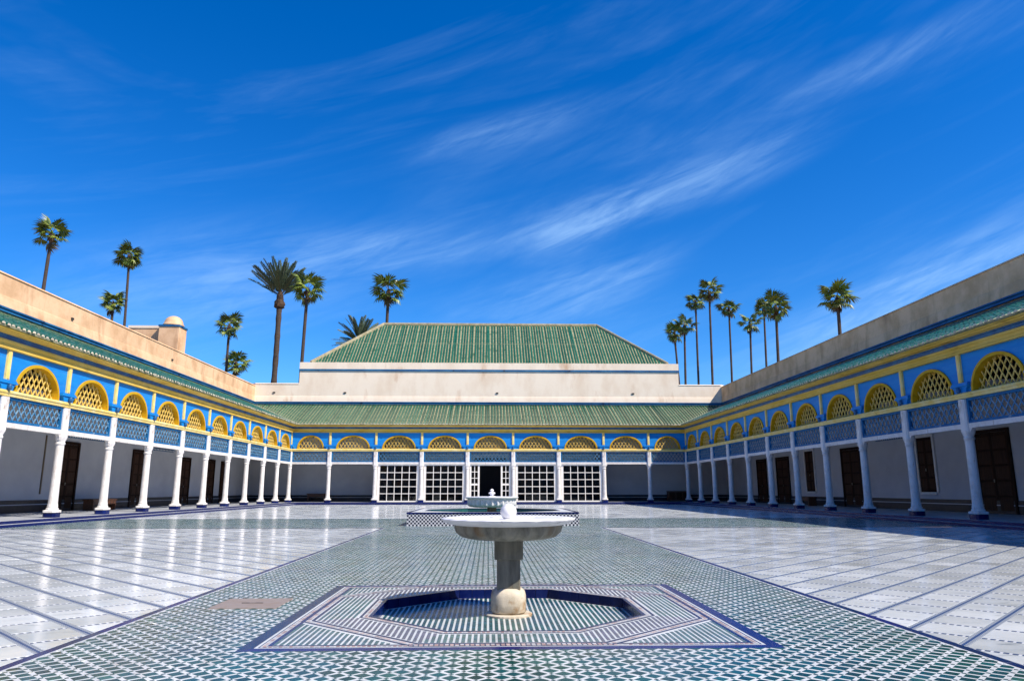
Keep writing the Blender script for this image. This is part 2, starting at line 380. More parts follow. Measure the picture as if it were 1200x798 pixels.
slabs = []
hb, hj = .038, .024      # half a band, half a joint
q7 = math.sqrt(.5)
for iv in range(-30, 140):
    va, vb = V0 + iv * BP + hb, V0 + (iv + 1) * BP - hb
    for iu in range(-30, 130):
        ua, ub = U0 + iu * SP + hj, U0 + (iu + 1) * SP - hj
        P = [((v - u) * q7, (v + u) * q7) for u, v in ((ua, va), (ub, va), (ub, vb), (ua, vb))]
        P.reverse()
        cxm, cym = sum(p[0] for p in P) / 4, sum(p[1] for p in P) / 4
        if cxm > .5 or cxm < -XE - .5 or cym < Y0 - .5 or cym > YE + .5: continue
        Q = clip(clip(clip(clip(P, -1, 0, XE), 1, 0, -.012), 0, -1, -Y0), 0, 1, YE)
        if len(Q) < 3: continue
        if cym < (CY0 + CY1) / 2: Q = clip(clip(Q, 1, 0, -HS - .012), 0, 1, CY0 - .012)
        else: Q = clip(Q, 0, -1, -CY1 - .012)
        if len(Q) < 3 or area(Q) < .004: continue
        slabs.append(Q); slabs.append([(-x, y) for x, y in reversed(Q)])
def score(Q):
    c = (sum(p[0] for p in Q) / len(Q), sum(p[1] for p in Q) / len(Q))
    if not seen(*c): return 1e9
    return (math.hypot(c[0] - CX, c[1]) ** 3) / area(Q)
slabs.sort(key=score)
for Q in slabs[:300]:
    c = (sum(p[0] for p in Q) / len(Q), sum(p[1] for p in Q) / len(Q)); mb = MB()
    slabpiece(mb, Q, 0.0, .0014, .0015, random.random(), .0020, org=c)
    put('slab', mb.mesh('slab', 'marble_slab'), court, (c[0], c[1], 0))
mb = MB()
for Q in slabs[300:]: slabpiece(mb, Q, 0.0, .0014, .0015, random.random(), .0020)
stuff(put('slab_field', mb.mesh('slab_field', 'marble_slab'), court))

# tiled path with its diamond tiles
BX, BY = 0.02, 7.12                                   # basin centre
PX0, PX1, PYa, PYb = BX - 1.88, BX + 1.88, 5.27, 8.70  # panel around the basin
path = MB()
for x0, x1, y0, y1 in ((-HS, HS, Y0, PYa), (-HS, PX0, PYa, PYb), (PX1, HS, PYa, PYb), (-HS, HS, PYb, PY1), (-XE - .01, -HS, CY0, CY1), (HS, XE + .01, CY0, CY1)):
    path.face([(x0, y0, .004), (x1, y0, .004), (x1, y1, .004), (x0, y1, .004)])
path = struct(path.build('tiled_path', 'white_tile'))
HX0, HX1, HY0, HY1 = -2.72, -2.10, 7.09, 7.70
c_ = .0742
tiles = []; dots = []
ni = int(HS / c_) + 1
POOL = (-2.62, 2.62, 22.55, 28.0)
for j in range(int(3.4 / c_), int(PY1 / c_)):
    cross = CY0 - .05 < j * c_ < CY1 + .05; nx = int(XE / c_) + 1 if cross else ni
    for i in range(-nx, nx + 1):
        x, y = i * c_, j * c_
        if y > 18 and (i + j) % 2: continue
        if PX0 + .06 < x < PX1 - .06 and PYa + .06 < y < PYb - .06: continue
        if HX0 < x < HX1 and HY0 < y < HY1: continue
        if POOL[0] < x < POOL[1] and POOL[2] < y < POOL[3]: continue
        big = (i + j) % 2 == 0
        r = .0535 if big else .0165
        jt = .0022 if big else .001; r *= random.uniform(.96, 1.03); P = [(x - r + random.gauss(0, jt), y + random.gauss(0, jt)), (x + random.gauss(0, jt), y - r + random.gauss(0, jt)), (x + r + random.gauss(0, jt), y + random.gauss(0, jt)), (x + random.gauss(0, jt), y + r + random.gauss(0, jt))]
        if not cross: P = clip(clip(P, 1, 0, HS - .095), -1, 0, HS - .095)
        else:
            P = clip(clip(clip(P, 1, 0, XE), -1, 0, XE), 0, 1, CY1 - .09)
            if abs(x) > HS - .1: P = clip(P, 0, -1, -CY0 - .09)
        if len(P) >= 3 and PYa - .06 < y < PYb + .06 and PX0 - .06 < x < PX1 + .06:
            dd = [(y - PYa, 0), (PYb - y, 1), (x - PX0, 2), (PX1 - x, 3)]; sd = min(dd)[1]
            P = (clip(P, 0, 1, PYa), clip(P, 0, -1, -PYb), clip(P, 1, 0, PX0), clip(P, -1, 0, -PX1))[sd]
        if len(P) < 3 or area(P) < 1e-4: continue
        (tiles if big else dots).append(P)
def tscore(P):
    c = (sum(p[0] for p in P) / len(P), sum(p[1] for p in P) / len(P))
    return math.hypot(c[0] - CX, c[1]) if seen(*c) and area(P) > .004 else 1e9
tiles.sort(key=tscore)
for P in tiles[:300]:
    c = (sum(p[0] for p in P) / len(P), sum(p[1] for p in P) / len(P)); mb = MB()
    slabpiece(mb, P, .004, .0012, .0015, random.random(), .005, org=c)
    put('tile', mb.mesh('tile', 'teal_tile'), path, (c[0], c[1], 0))
mb = MB()
for P in tiles[300:]: slabpiece(mb, P, .004, .0012, .0015, random.random(), .005)
for P in dots: slabpiece(mb, P, .004, .0010, .001, random.random(), .004)
stuff(put('tile_field', mb.mesh('tile_field', 'teal_tile'), path))
for sx in (-1, 1):
    a, b2 = sorted((sx * (HS - .075), sx * (HS - .005)))
    L = .62; y = Y0; mb = MB()
    while y < CY0 + .07:
        slabpiece(mb, [(a, y + .002), (b2, y + .002), (b2, min(y + L, CY0 + .075) - .002), (a, min(y + L, CY0 + .075) - .002)], .004, .0014, .002, random.random(), .002)
        y += L
    mb.build('border_strip', 'navy_tile', path, fix=False)
for xa_, xb_, ya_ in ((-XE, XE, CY1 - .075), (-XE, -HS - .002, CY0 + .005), (HS + .002, XE, CY0 + .005)): mb = MB(); mb.box(xa_, xb_, ya_, ya_ + .07, .0045, .0056); mb.build('border_strip', 'navy_tile', path)

# ------------------------------------------------------------------ octagonal basin with its patterned surround
basin = tag(empty('octagonal_basin', (BX, BY, 0)), 'sunken eight-sided basin with dark blue rim wall set in bordered mosaic panel', 'basin')
def octo(ap): return [(ap / math.cos(math.pi / 8) * math.cos(math.pi / 8 + k * math.pi / 4), ap / math.cos(math.pi / 8) * math.sin(math.pi / 8 + k * math.pi / 4)) for k in range(8)]
def ringstrip(mb, a_in, a_out, z, mi=0, tint=.5):
    A, B = octo(a_in), octo(a_out)
    for k in range(8): mb.face([(*A[k], z), (*B[k], z), (*B[(k + 1) % 8], z), (*A[(k + 1) % 8], z)], mi, tint)
AI, AO, DEP = 1.17, 1.70, .085
x0, x1, y0, y1 = PX0 - BX, PX1 - BX, PYa - BY, PYb - BY
# base sheet of the panel: rectangle with the octagon cut out
mb = MB()
A = octo(AI); rect = [(x1, y1 * .42), (x1 * .42, y1), (x0 * .42, y1), (x0, y1 * .42), (x0, y0 * .42), (x0 * .42, y0), (x1 * .42, y0), (x1, y0 * .42)]
for k in range(8): mb.face([(*A[k], .004), (*rect[k], .004), (*rect[(k + 1) % 8], .004), (*A[(k + 1) % 8], .004)])
for cxx, cyy, ka, kb in ((x1, y1, 0, 1), (x0, y1, 2, 3), (x0, y0, 4, 5), (x1, y0, 6, 7)): mb.face([(*rect[ka], .004), (cxx, cyy, .004), (*rect[kb], .004)])
mb.build('panel_sheet', 'white_tile', basin)
# straight borders of the panel
def frame(mb, i0, i1, z, mi=0):
    a, b2, c, d = (x0 + i0, y0 + i0), (x1 - i0, y0 + i0), (x1 - i0, y1 - i0), (x0 + i0, y1 - i0)
    e, f, g_, h = (x0 + i1, y0 + i1), (x1 - i1, y0 + i1), (x1 - i1, y1 - i1), (x0 + i1, y1 - i1)
    for p, q, r, s_ in ((a, b2, f, e), (b2, c, g_, f), (c, d, h, g_), (d, a, e, h)): mb.face([(*p, z), (*q, z), (*r, z), (*s_, z)], mi, random.random())
mb = MB(); frame(mb, 0, .095, .0052, 0); frame(mb, .165, .195, .0052, 0); mb.build('panel_border', 'navy_tile', basin)
mb = MB(); frame(mb, .118, .126, .0052, 0); mb.build('panel_border', 'navy_tile', basin)
# rows of little square tiles in rose and bone along the border
mb = MB()
def dashes(mb, p, q, w, step, z=.0054):
    p, q = Vector((*p, 0)), Vector((*q, 0)); L = (q - p).length; d = (q - p) / L; n = Vector((-d.y, d.x, 0)); k = 0; s_ = 0.0
    while s_ + step * .7 < L:
        a, b2 = p + d * s_, p + d * (s_ + step * .7)
        mb.face([(*(a - n * w / 2).xy, z), (*(b2 - n * w / 2).xy, z), (*(b2 + n * w / 2).xy, z), (*(a + n * w / 2).xy, z)], 0 if random.random() < .55 else 1, random.random()); s_ += step
i = .146
cs = [(x0 + i, y0 + i), (x1 - i, y0 + i), (x1 - i, y1 - i), (x0 + i, y1 - i)]
for k in range(4): dashes(mb, cs[k], cs[(k + 1) % 4], .026, .036)
for ap in (AO - .03, AI + .055):
    A = octo(ap)
    for k in range(8): dashes(mb, A[k], A[(k + 1) % 8], .028, .036)
stuff(mb.build('border_mosaic', ['rose_tile', 'bone_tile'], basin, fix=False))
mb = MB(); ringstrip(mb, AO - .005, AO + .022, .0051); ringstrip(mb, AO - .085, AO - .055, .0051); ringstrip(mb, AI + .08, AI + .105, .0051); mb.build('octagon_border', 'navy_tile', basin)
mb = MB(); ringstrip(mb, AI + .002, AI + .034, .0053); mb.build('octagon_border', 'violet_tile', basin)
# mini tile fields: teal in the corners and outer ring, violet-grey between
def inoct(x, y, ap): return max(abs(x), abs(y), (abs(x) + abs(y)) * q7) < ap
cm = .044; mt = MB()
for j in range(int(y0 / cm) - 1, int(y1 / cm) + 2):
    for i in range(int(x0 / cm) - 1, int(x1 / cm) + 2):
        x, y = i * cm, j * cm
        if not (x0 + .20 < x < x1 - .20 and y0 + .20 < y < y1 - .20): continue
        if inoct(x, y, AO + .045):
            if not inoct(x, y, AO - .105) or inoct(x, y, AI + .125): continue
            ang = math.degrees(math.atan2(y, x)) % 360
            diag = 22.5 < ang % 90 < 67.5
            mi = 1 if diag else 0
        else: mi = 0
        r = .0135
        mt.face([(x - r, y - r * 1.25, .0050), (x + r, y - r * 1.25, .0050), (x + r, y + r * 1.25, .0050), (x - r, y + r * 1.25, .0050)], mi, random.random())
stuff(mt.build('mosaic_field', ['mini_tile', 'violet_tile'], basin, fix=False))
# basin floor and its tiles
A = octo(AI + .03); mb = MB(); mb.face([(*p, -DEP) for p in A]); mb.build('basin_floor', 'white_tile', basin)
mb = MB(); cf = .049
for j in range(-26, 27):
    for i in range(-26, 27):
        x, y = i * cf, j * cf
        if not inoct(x, y, AI - .03): continue
        r = .0145; mb.face([(x - r, y - r * 1.4, -DEP + .003), (x + r, y - r * 1.4, -DEP + .003), (x + r, y + r * 1.4, -DEP + .003), (x - r, y + r * 1.4, -DEP + .003)], 0, random.random())
stuff(mb.build('floor_mosaic', 'mini_tile', basin, fix=False))
A = octo(AI)
for k in range(8):
    p, q = Vector((*A[k], 0)), Vector((*A[(k + 1) % 8], 0)); d = (q - p).normalized(); n = Vector((-d.y, d.x, 0)); L = (q - p).length; nt_ = 7
    for i in range(nt_):
        a, e = p + d * (L * i / nt_ + .002), p + d * (L * (i + 1) / nt_ - .002); o2 = -n * .03
        mb = MB(); mb.rings([[(*(a).xy, -DEP), (*(e).xy, -DEP), (*(e + o2).xy, -DEP), (*(a + o2).xy, -DEP)], [(*(a).xy, .006), (*(e).xy, .006), (*(e + o2).xy, .006), (*(a + o2).xy, .006)]])
        mb.build('wall_tile', 'navy_tile', basin)

# stone hatch let into the path
mb = MB(); mb.box(-.31, .31, -.305, .305, .004, .011); hatch = mb.build('floor_hatch', 'hatch_stone', None, ((HX0 + HX1) / 2, (HY0 + HY1) / 2, 0))
tag(hatch, 'square pinkish grey stone hatch let into the teal tiles left of basin', 'hatch')
mb = MB(); mb.box(-.10, -.03, -.012, .012, .0112, .014).box(.03, .10, -.012, .012, .0112, .014).box(-.03, .03, -.006, .006, .0112, .0135); mb.build('lifting_slot', 'iron', hatch)

# ------------------------------------------------------------------ galleries
def prof_box(mb, y0, y1, z0, z1, xa, xb, mi=0): mb.extrude([(y0, z0), (y1, z0), (y1, z1), (y0, z1)], xa, xb, mi)
GF = .16                       # gallery floor level
ZB0, ZB1 = 2.95, 3.10          # white lower beam
ZL1 = 3.89                     # top of blue lattice
ZR1 = 4.07                     # top of the rail beam
ZA = 5.08                      # arch crown
ZS = 5.30                      # top of blue boards
EV = .50                       # eave overhang
ZE, ZW = 5.88, 7.88            # roof at the eave and at the wall
SL = (ZW - ZE) / (G + EV)

def column_meshes():
    mb = MB(); mb.rings([ringpts('s', .212, 0), ringpts('s', .212, .15), ringpts('s', .20, .165)]); pl = mb.mesh('plinth', 'navy_tile')
    mb = MB()
    z = [('s', .228, .165), ('s', .228, .235), ('o', .19, .255), ('o', .184, .30), ('o', .158, .335), ('o', .164, .365), ('o', .145, .47), ('o', .138, .9), ('o', .13, 2.42), ('o', .155, 2.46), ('o', .155, 2.50), ('o', .132, 2.53), ('s', .155, 2.66), ('s', .165, 2.72), ('s', .155, 2.76), ('s', .15, 3.70)]
    mb.rings([ringpts(k, r, zz) for k, r, zz in z])
    for sx in (-1, 1):          # little scrolled brackets under the beam
        pts = [(.15, 2.60), (.165, 2.60), (.18, 2.66), (.21, 2.72), (.26, 2.76), (.30, 2.788), (.15, 2.788)]
        mb.rings([[(sx * x, -.06, zz) for x, zz in pts], [(sx * x, .06, zz) for x, zz in pts]])
    me = mb.mesh('column', 'white_paint')
    import bmesh
    bm = bmesh.new(); bm.from_mesh(me); bmesh.ops.recalc_face_normals(bm, faces=bm.faces); bm.to_mesh(me); bm.free()
    return me, pl
COLM, PLM = column_meshes()
def lattice(mb, x0, x1, z0, z1, dx, dz, w, d, y, inside=None):
    # two families of diagonal bars clipped to a rectangle or to a test ellipse (cx, z0, a, b)
    sl = dz / dx
    for sg in (1, -1):
        n = int((x1 - x0 + (z1 - z0) / sl) / dx) + 3
        for k in range(-n, n + 1):
            xc = (x0 + x1) / 2 + k * dx          # crosses z0 at xc
            if inside is None:
                t0, t1 = 0.0, (z1 - z0) / sl
                xa, xb = xc, xc + sg * t1
                lo, hi = (x0, x1)
                ts = [0.0, t1]
                for edge in (lo, hi):
                    tt = (edge - xc) * sg
                    ts.append(tt)
                tmin = max(0.0, min((lo - xc) * sg, (hi - xc) * sg)); tmax = min(t1, max((lo - xc) * sg, (hi - xc) * sg))
                if tmax - tmin < .02: continue
            else:
                cx_, a, b2 = inside
                # ((xc+sg t-cx)/a)^2 + (sl t/b)^2 = 1
                A_ = 1 / a ** 2 + sl ** 2 / b2 ** 2; B_ = 2 * sg * (xc - cx_) / a ** 2; C_ = ((xc - cx_) / a) ** 2 - 1; ds = B_ * B_ - 4 * A_ * C_
                if ds <= 0: continue
                tmin, tmax = max(0, (-B_ - math.sqrt(ds)) / 2 / A_), (-B_ + math.sqrt(ds)) / 2 / A_
                if tmax - tmin < .03: continue
            mb.bar((xc + sg * tmin, y + sg * d * .25, z0 + sl * tmin), (xc + sg * tmax, y + sg * d * .25, z0 + sl * tmax), w, d, (0, 1, 0))
BAYC = {}
def bay_meshes(w):
    if w in BAYC: return BAYC[w]
    h = w / 2; r = {}
    def fin(mb, name, mats):
        me = mb.mesh(name, mats)
        import bmesh
        bm = bmesh.new(); bm.from_mesh(me); bmesh.ops.recalc_face_normals(bm, faces=bm.faces); bm.to_mesh(me); bm.free(); return me
    r['lower_beam'] = fin(MB().box(-h + .152, h - .152, -.075, .075, ZB0, ZB1), 'lower_beam', 'white_paint')
    mb = MB(); i = .152; fr_ = .085
    mb.box(-h + i, h - i, -.05, .05, ZB1 + .001, ZB1 + fr_); mb.box(-h + i, h - i, -.05, .05, ZL1 - fr_, ZL1 - .001)
    mb.box(-h + i, -h + i + fr_, -.048, .048, ZB1 + fr_, ZL1 - fr_); mb.box(h - i - fr_, h - i, -.048, .048, ZB1 + fr_, ZL1 - fr_)
    r['lattice_frame'] = fin(mb, 'lattice_frame', 'blue_lattice')
    mb = MB(); lattice(mb, -h + i + fr_, h - i - fr_, ZB1 + fr_, ZL1 - fr_, .27, .36, .036, .024, 0); r['lattice_bars'] = fin(mb, 'lattice_bars', 'blue_bar')
    a, b2 = h - .47, ZA - ZR1; n = 28
    arc = [(a * math.cos(math.pi * k / n), ZR1 + b2 * math.sin(math.pi * k / n) ** .92) for k in range(n + 1)]
    # blue boards with the arched hole
    mb = MB(); bw = h - .0
    top = ZS
    for y in (0.0, .06):
        for k in range(n):
            (xa, za), (xb, zb) = arc[k], arc[k + 1]
            mb.face([(xa, y, za), (xb, y, zb), (xb, y, top), (xa, y, top)])
        mb.face([(a, y, ZR1), (bw, y, ZR1), (bw, y, top), (a, y, top)]); mb.face([(-bw, y, ZR1), (-a, y, ZR1), (-a, y, top), (-bw, y, top)])
    r['spandrel'] = mb.mesh('spandrel', 'blue_paint')
    # ochre reveal of the arch: a deep ring
    mb = MB(); t_ = .085; y0_, y1_ = -.05, .34
    def arc2(o): return [((a - o) * math.cos(math.pi * k / n), ZR1 + .002 + (b2 - o) * math.sin(math.pi * k / n) ** .92) for k in range(n + 1)]
    A0, A1 = arc2(-.012), arc2(t_)
    for k in range(n):
        q = [[(A0[k][0], y, A0[k][1]), (A0[k + 1][0], y, A0[k + 1][1]), (A1[k + 1][0], y, A1[k + 1][1]), (A1[k][0], y, A1[k][1])] for y in (y0_, y1_)]
        mb.face(q[0]); mb.face(q[1][::-1])
        mb.face([q[0][2], q[0][3], q[1][3], q[1][2]]); mb.face([q[0][1], q[0][0], q[1][0], q[1][1]])
    for k in (0, n):
        mb.face([(A0[k][0], y0_, A0[k][1]), (A1[k][0], y0_, A1[k][1]), (A1[k][0], y1_, A1[k][1]), (A0[k][0], y1_, A0[k][1])])
    r['arch'] = mb.mesh('arch', 'ochre_paint')
    mb = MB(); lattice(mb, -a, a, ZR1 + .01, ZA,   .26, .41, .036, .03, .15, (0, a - t_ + .05, b2 - t_ + .06))
    r['arch_lattice'] = fin(mb, 'arch_lattice', 'bar_yellow')
    r['arch_sill'] = fin(MB().box(-a + t_ * .5, a - t_ * .5, .12, .18, ZR1 + .001, ZR1 + .045), 'arch_sill', 'bar_yellow')
    BAYC[w] = r; return r
# pieces standing over a column
mb = MB(); k_ = .455
mb.rings([[(-.26, -.10, ZR1 + .002), (.26, -.10, ZR1 + .002), (.26, .001, ZR1 + .002), (-.26, .001, ZR1 + .002)], [(-.30, -.10, ZR1 + .12), (.30, -.10, ZR1 + .12), (.30, -.001, ZR1 + .12), (-.30, -.001, ZR1 + .12)],
          [(-.41, -.10, ZR1 + .20), (.41, -.10, ZR1 + .20), (.41, -.001, ZR1 + .20), (-.41, -.001, ZR1 + .20)]])
mb.box(-.43, .43, -.135, -.001, ZR1 + .201, ZR1 + .255); mb.box(-.40, .40, -.115, -.001, ZR1 + .256, ZR1 + .31)
IMPM = mb.mesh('impost', 'blue_paint')
mb = MB(); mb.box(-.085, .085, -.07, -.001, ZR1 + .311, ZS); mb.box(-.05, .05, -.085, -.0705, ZR1 + .35, ZS - .05); PILM = mb.mesh('pilaster', 'pale_yellow')
# a pendent knob at the middle of the impost
mb = MB(); mb.rings([ringpts('c', .012, ZR1 - .02, 10), ringpts('c', .06, ZR1 + .02, 10), ringpts('c', .075, ZR1 + .07, 10), ringpts('c', .05, ZR1 + .13, 10), ringpts('c', .06, ZR1 + .17, 10)]); mb.smooth = True
KNBM = mb.mesh('knob', 'navy_paint')

def rib_mesh(name, L, slope, rise0=0.0):
    # a run of overlapping barrel tiles; along +y from 0 to L (horizontal), climbing with the slope
    mb = MB(); seg = 6; course = .36; y = 0.0; ca = math.cos(math.atan(slope)); first = True
    while y < L - .05:
        ye = min(y + course * ca + .02, L)
        rr = []
        for yy, w, h in ((y, .090, .066), (ye, .077, .052)):
            rr.append([(-w * math.cos(math.pi * k / seg), yy, slope * yy + rise0 + h * math.sin(math.pi * k / seg)) for k in range(seg + 1)])
        for k in range(seg):
            mb.face([rr[0][k], rr[0][k + 1], rr[1][k + 1], rr[1][k]], 1 if k in (2, 3) else 0)
        mb.face(rr[0][::-1], 2 if first else 0)
        first = False; y += course * ca
    return mb.mesh(name, ['glaze_green', 'glaze_worn_sheen', 'tile_end'])
RIBP = .245
RIBFULL = rib_mesh('tile_rib', G + EV, SL)

def door(parent, x, w, h, leaves=2, z0=GF, window=False):
    # panelled wooden door or shutter on the inner wall (wall face at y = G)
    d = MB(); y1 = G - .002
    d.box(x - w / 2 - .12, x - w / 2, y1 - .09, y1, z0, z0 + h + .12); d.box(x + w / 2, x + w / 2 + .12, y1 - .09, y1, z0, z0 + h + .12); d.box(x - w / 2, x + w / 2, y1 - .09, y1, z0 + h, z0 + h + .12)
    if window: d.box(x - w / 2, x + w / 2, y1 - .11, y1, z0 - .10, z0)
    nm = 'window_frame' if window else 'door_frame'
    f = d.build(nm, 'white_wood' if window else 'wood_dark', parent)
    lw = w / leaves
    for i in range(leaves):
        xa = x - w / 2 + i * lw
        lf = MB().box(xa + .008, xa + lw - .008, y1 - .05, y1 - .005, z0 + .01, z0 + h - .008).build('shutter' if window else 'door_leaf', 'wood_dark', parent)
        pn = MB(); rows = 5 if not window else 4
        for k in range(rows):
            za, zb = z0 + .10 + k * (h - .16) / rows, z0 + .10 + (k + 1) * (h - .16) / rows - .07
            pn2 = MB(); pn2.rings([[(xa + .08, y1 - .0505, za), (xa + lw - .08, y1 - .0505, za), (xa + lw - .08, y1 - .0505, zb), (xa + .08, y1 - .0505, zb)], [(xa + .11, y1 - .068, za + .03), (xa + lw - .11, y1 - .068, za + .03), (xa + lw - .11, y1 - .068, zb - .03), (xa + .11, y1 - .068, zb - .03)]])
            pn2.build('door_panel', 'wood_panel', lf)
        if i == 0:
            MB().box(xa + lw - .06, xa + lw - .03, y1 - .085, y1 - .0505, z0 + h * .38, z0 + h * .38 + .12).build('handle', 'door_bolt', lf)

def gallery(name, loc, rz, label, cols, xa, xb, miter_a, miter_b, open_bays):
    """cols: column positions along local x.  xa..xb: run; miter_* : +1 when that end mitres into a corner."""
    g_ = tag(empty(name, loc, rz), label, 'gallery')
    fa = (lambda y: xa - y) if miter_a else (lambda y: xa)
    fb = (lambda y: xb + y) if miter_b else (lambda y: xb)
    for x in cols:
        c = put('column', COLM, g_, (x, 0, GF)); put('plinth', PLM, c)
        put('impost', IMPM, g_, (x, 0, 0)); put('pilaster', PILM, g_, (x, 0, 0))
        put('knob', KNBM, g_, (x, -.175, 0))
    for i in range(len(cols) - 1):
        w = round(cols[i + 1] - cols[i], 4); xm = (cols[i + 1] + cols[i]) / 2; r = bay_meshes(w)
        put('lower_beam', r['lower_beam'], g_, (xm, 0, 0))
        lf = put('lattice_panel', r['lattice_frame'], g_, (xm, 0, 0)); put('lattice', r['lattice_bars'], lf)
        put('spandrel', r['spandrel'], g_, (xm, 0, 0))
        ar = put('arch', r['arch'], g_, (xm, 0, 0)); put('lattice', r['arch_lattice'], ar); put('arch_sill', r['arch_sill'], ar)
    # long mouldings
    mb = MB(); mb.extrude([(-.10, ZL1), (.16, ZL1), (.16, ZR1), (-.10, ZR1), (-.14, ZR1 - .03), (-.14, ZR1 - .08), (-.11, ZR1 - .11), (-.11, ZL1 + .05)], fa, fb); mb.build('rail_beam', 'pale_yellow', g_)
    mb = MB(); mb.extrude([(.08, ZS), (.08, ZS + .27), (-.14, ZS + .27), (-.14, ZS + .21), (-.09, ZS + .17), (-.09, ZS + .09), (-.12, ZS + .06), (-.12, ZS)], fa, fb); mb.build('frieze', 'yellow_paint', g_)
    # beads on the frieze
    mb = MB(); mb.extrude([(.08, ZS + .271), (.08, ZS + .42), (-.16, ZS + .42), (-.16, ZS + .385), (-.12, ZS + .37), (-.12, ZS + .30), (-.145, ZS + .271)], fa, fb); mb.build('frieze_band', 'navy_paint', g_)
    mb = MB(); mb.extrude([(.08, ZS + .421), (.08, ZE - .02), (-.44, ZE - .045), (-.44, ZE - .085), (-.36, ZE - .10), (-.34, ZE - .13), (-.22, ZE - .15), (-.19, ZS + .421)], fa, fb); mb.build('cornice', 'yellow_paint', g_)
    # roof: bedding sheet, its ribs
    mb = MB()
    pr = [(-EV + .03, ZE + .012), (G, ZW + .0), (G, ZW - .08), (-EV + .03, ZE - .04)]
    mb.extrude(pr, fa, fb); roof = mb.build('roof', 'roof_mortar', g_)
    n0 = int((xa - (G if miter_a else 0)) / RIBP) - 1; n1 = int((xb + (G if miter_b else 0)) / RIBP) + 1
    for k in range(n0, n1 + 1):
        x = (k + .5) * RIBP; ys = -EV
        if miter_a: ys = max(ys, xa - x + .06)       # valley on the low-x side
        elif x < xa + .1: continue
        if miter_b: ys = max(ys, x - xb + .06)
        elif x > xb - .1: continue
        if ys > G - .25: continue
        if ys == -EV: put('tile_rib', RIBFULL, roof, (x + random.gauss(0, .009), -EV + random.uniform(-.02, .02), ZE + .01 + random.uniform(-.008, .008)), random.gauss(0, .0035))
        else: put('tile_rib', rib_mesh('tile_rib', G - ys, SL), roof, (x, ys, ZE + .01 + (ys + EV) * SL))
    # wall behind, from gallery floor to parapet
    return g_, fa, fb

def wall_trim(g_, fa, fb, zt, plaster):
    mb = MB(); mb.extrude([(G, -.1), (G + .5, -.1), (G + .5, zt), (G, zt)], fa, fb); w = mb.build('wall', plaster, g_)
    mb = MB(); mb.extrude([(G - .002, 5.245), (G - .002, GF), (G - .022, GF), (G - .022, 5.245)], fa, fb); mb.build('inner_wall', 'inner_plaster', g_)
    mb = MB(); mb.extrude([(G - .001, 7.96), (G - .001, 8.15), (G - .16, 8.15), (G - .16, 8.09), (G - .10, 8.07), (G - .10, 8.03), (G - .13, 8.01), (G - .13, 7.96)], fa, fb); mb.build('blue_moulding', 'blue_trim', g_)
    mb = MB(); mb.extrude([(G - .001, 8.151), (G - .001, 8.62), (G - .02, 8.60), (G - .05, 8.40), (G - .07, 8.17), (G - .07, 8.151)], fa, fb); mb.build('cove', plaster, g_)
    cp = [(G - .04, zt + .001), (G + .54, zt + .001), (G + .50, zt + .07), (G + .0, zt + .07)]
    for a_, e_ in (((fa, fb),) if plaster == 'plaster' else ((fa, lambda y: -15.801), (lambda y: 15.801, fb))): mb = MB(); mb.extrude(cp, a_, e_); mb.build('coping', plaster, g_)
    mb = MB(); mb.extrude([(G - .023, GF), (G - .06, GF), (G - .06, GF + .46), (G - .05, GF + .50), (G - .023, GF + .50)], fa, fb); mb.build('dado', 'dado_tile', g_)
    mb = MB(); mb.extrude([(G - .0605, GF + .30), (G - .066, GF + .30), (G - .066, GF + .335), (G - .0605, GF + .335)], fa, fb); mb.build('dado_strip', 'inner_plaster', g_)
    mb = MB(); mb.extrude([(.36, 5.25), (G - .001, 5.25), (G - .001, 5.35), (.36, 5.35)], fa, fb); mb.build('ceiling', 'ceiling_wood', g_)

ZT_SIDE, ZT_BACK = 9.45, 9.62
run = D - YN
kcols = [round(-k * S, 4) for k in range(19, -1, -1)]
# left: local x = Y - D ; right: local x = D - Y
gl_, fa, fb = gallery('arcade_gallery', (-Wd, D, 0), R(90), 'sunlit arcaded gallery with cream parapet along the left of the courtyard', kcols, -run, 0, False, True, None)
wall_trim(gl_, fa, fb, ZT_SIDE, 'plaster')
gr_, fa2, fb2 = gallery('arcade_gallery', (Wd, D, 0), R(-90), 'arcaded gallery in deep shade along the right of the courtyard', [-k for k in reversed(kcols)], 0, run, True, False, None)
wall_trim(gr_, fa2, fb2, ZT_SIDE, 'plaster')
bcols = [-Wd] + [round((j - 3.5) * SB, 4) for j in range(8)] + [Wd]
gb_, fa3, fb3 = gallery('arcade_gallery', (0, D, 0), 0, 'arcaded gallery with glazed doors across the far end of the courtyard', bcols[1:-1], -Wd, Wd, True, True, None)
for i, xm in ((0, (bcols[0] + bcols[1]) / 2), (1, (bcols[-1] + bcols[-2]) / 2)):
    r = bay_meshes(round(bcols[1] - bcols[0], 4))
    put('lower_beam', r['lower_beam'], gb_, (xm, 0, 0)); lf = put('lattice_panel', r['lattice_frame'], gb_, (xm, 0, 0)); put('lattice', r['lattice_bars'], lf)
    put('spandrel', r['spandrel'], gb_, (xm, 0, 0)); ar = put('arch', r['arch'], gb_, (xm, 0, 0)); put('lattice', r['arch_lattice'], ar); put('arch_sill', r['arch_sill'], ar)
wall_trim(gb_, fa3, fb3, ZT_BACK, 'plaster_pale')
# joists under the ceilings
for g_, xs in ((gl_, kcols[3:-1]), (gr_, [-k for k in kcols[3:-1]]), (gb_, bcols[1:-1])):
    for x in xs: MB().box(x - .09, x + .09, .36, G - .03, 5.05, 5.249).build('joist', 'ceiling_wood', g_)

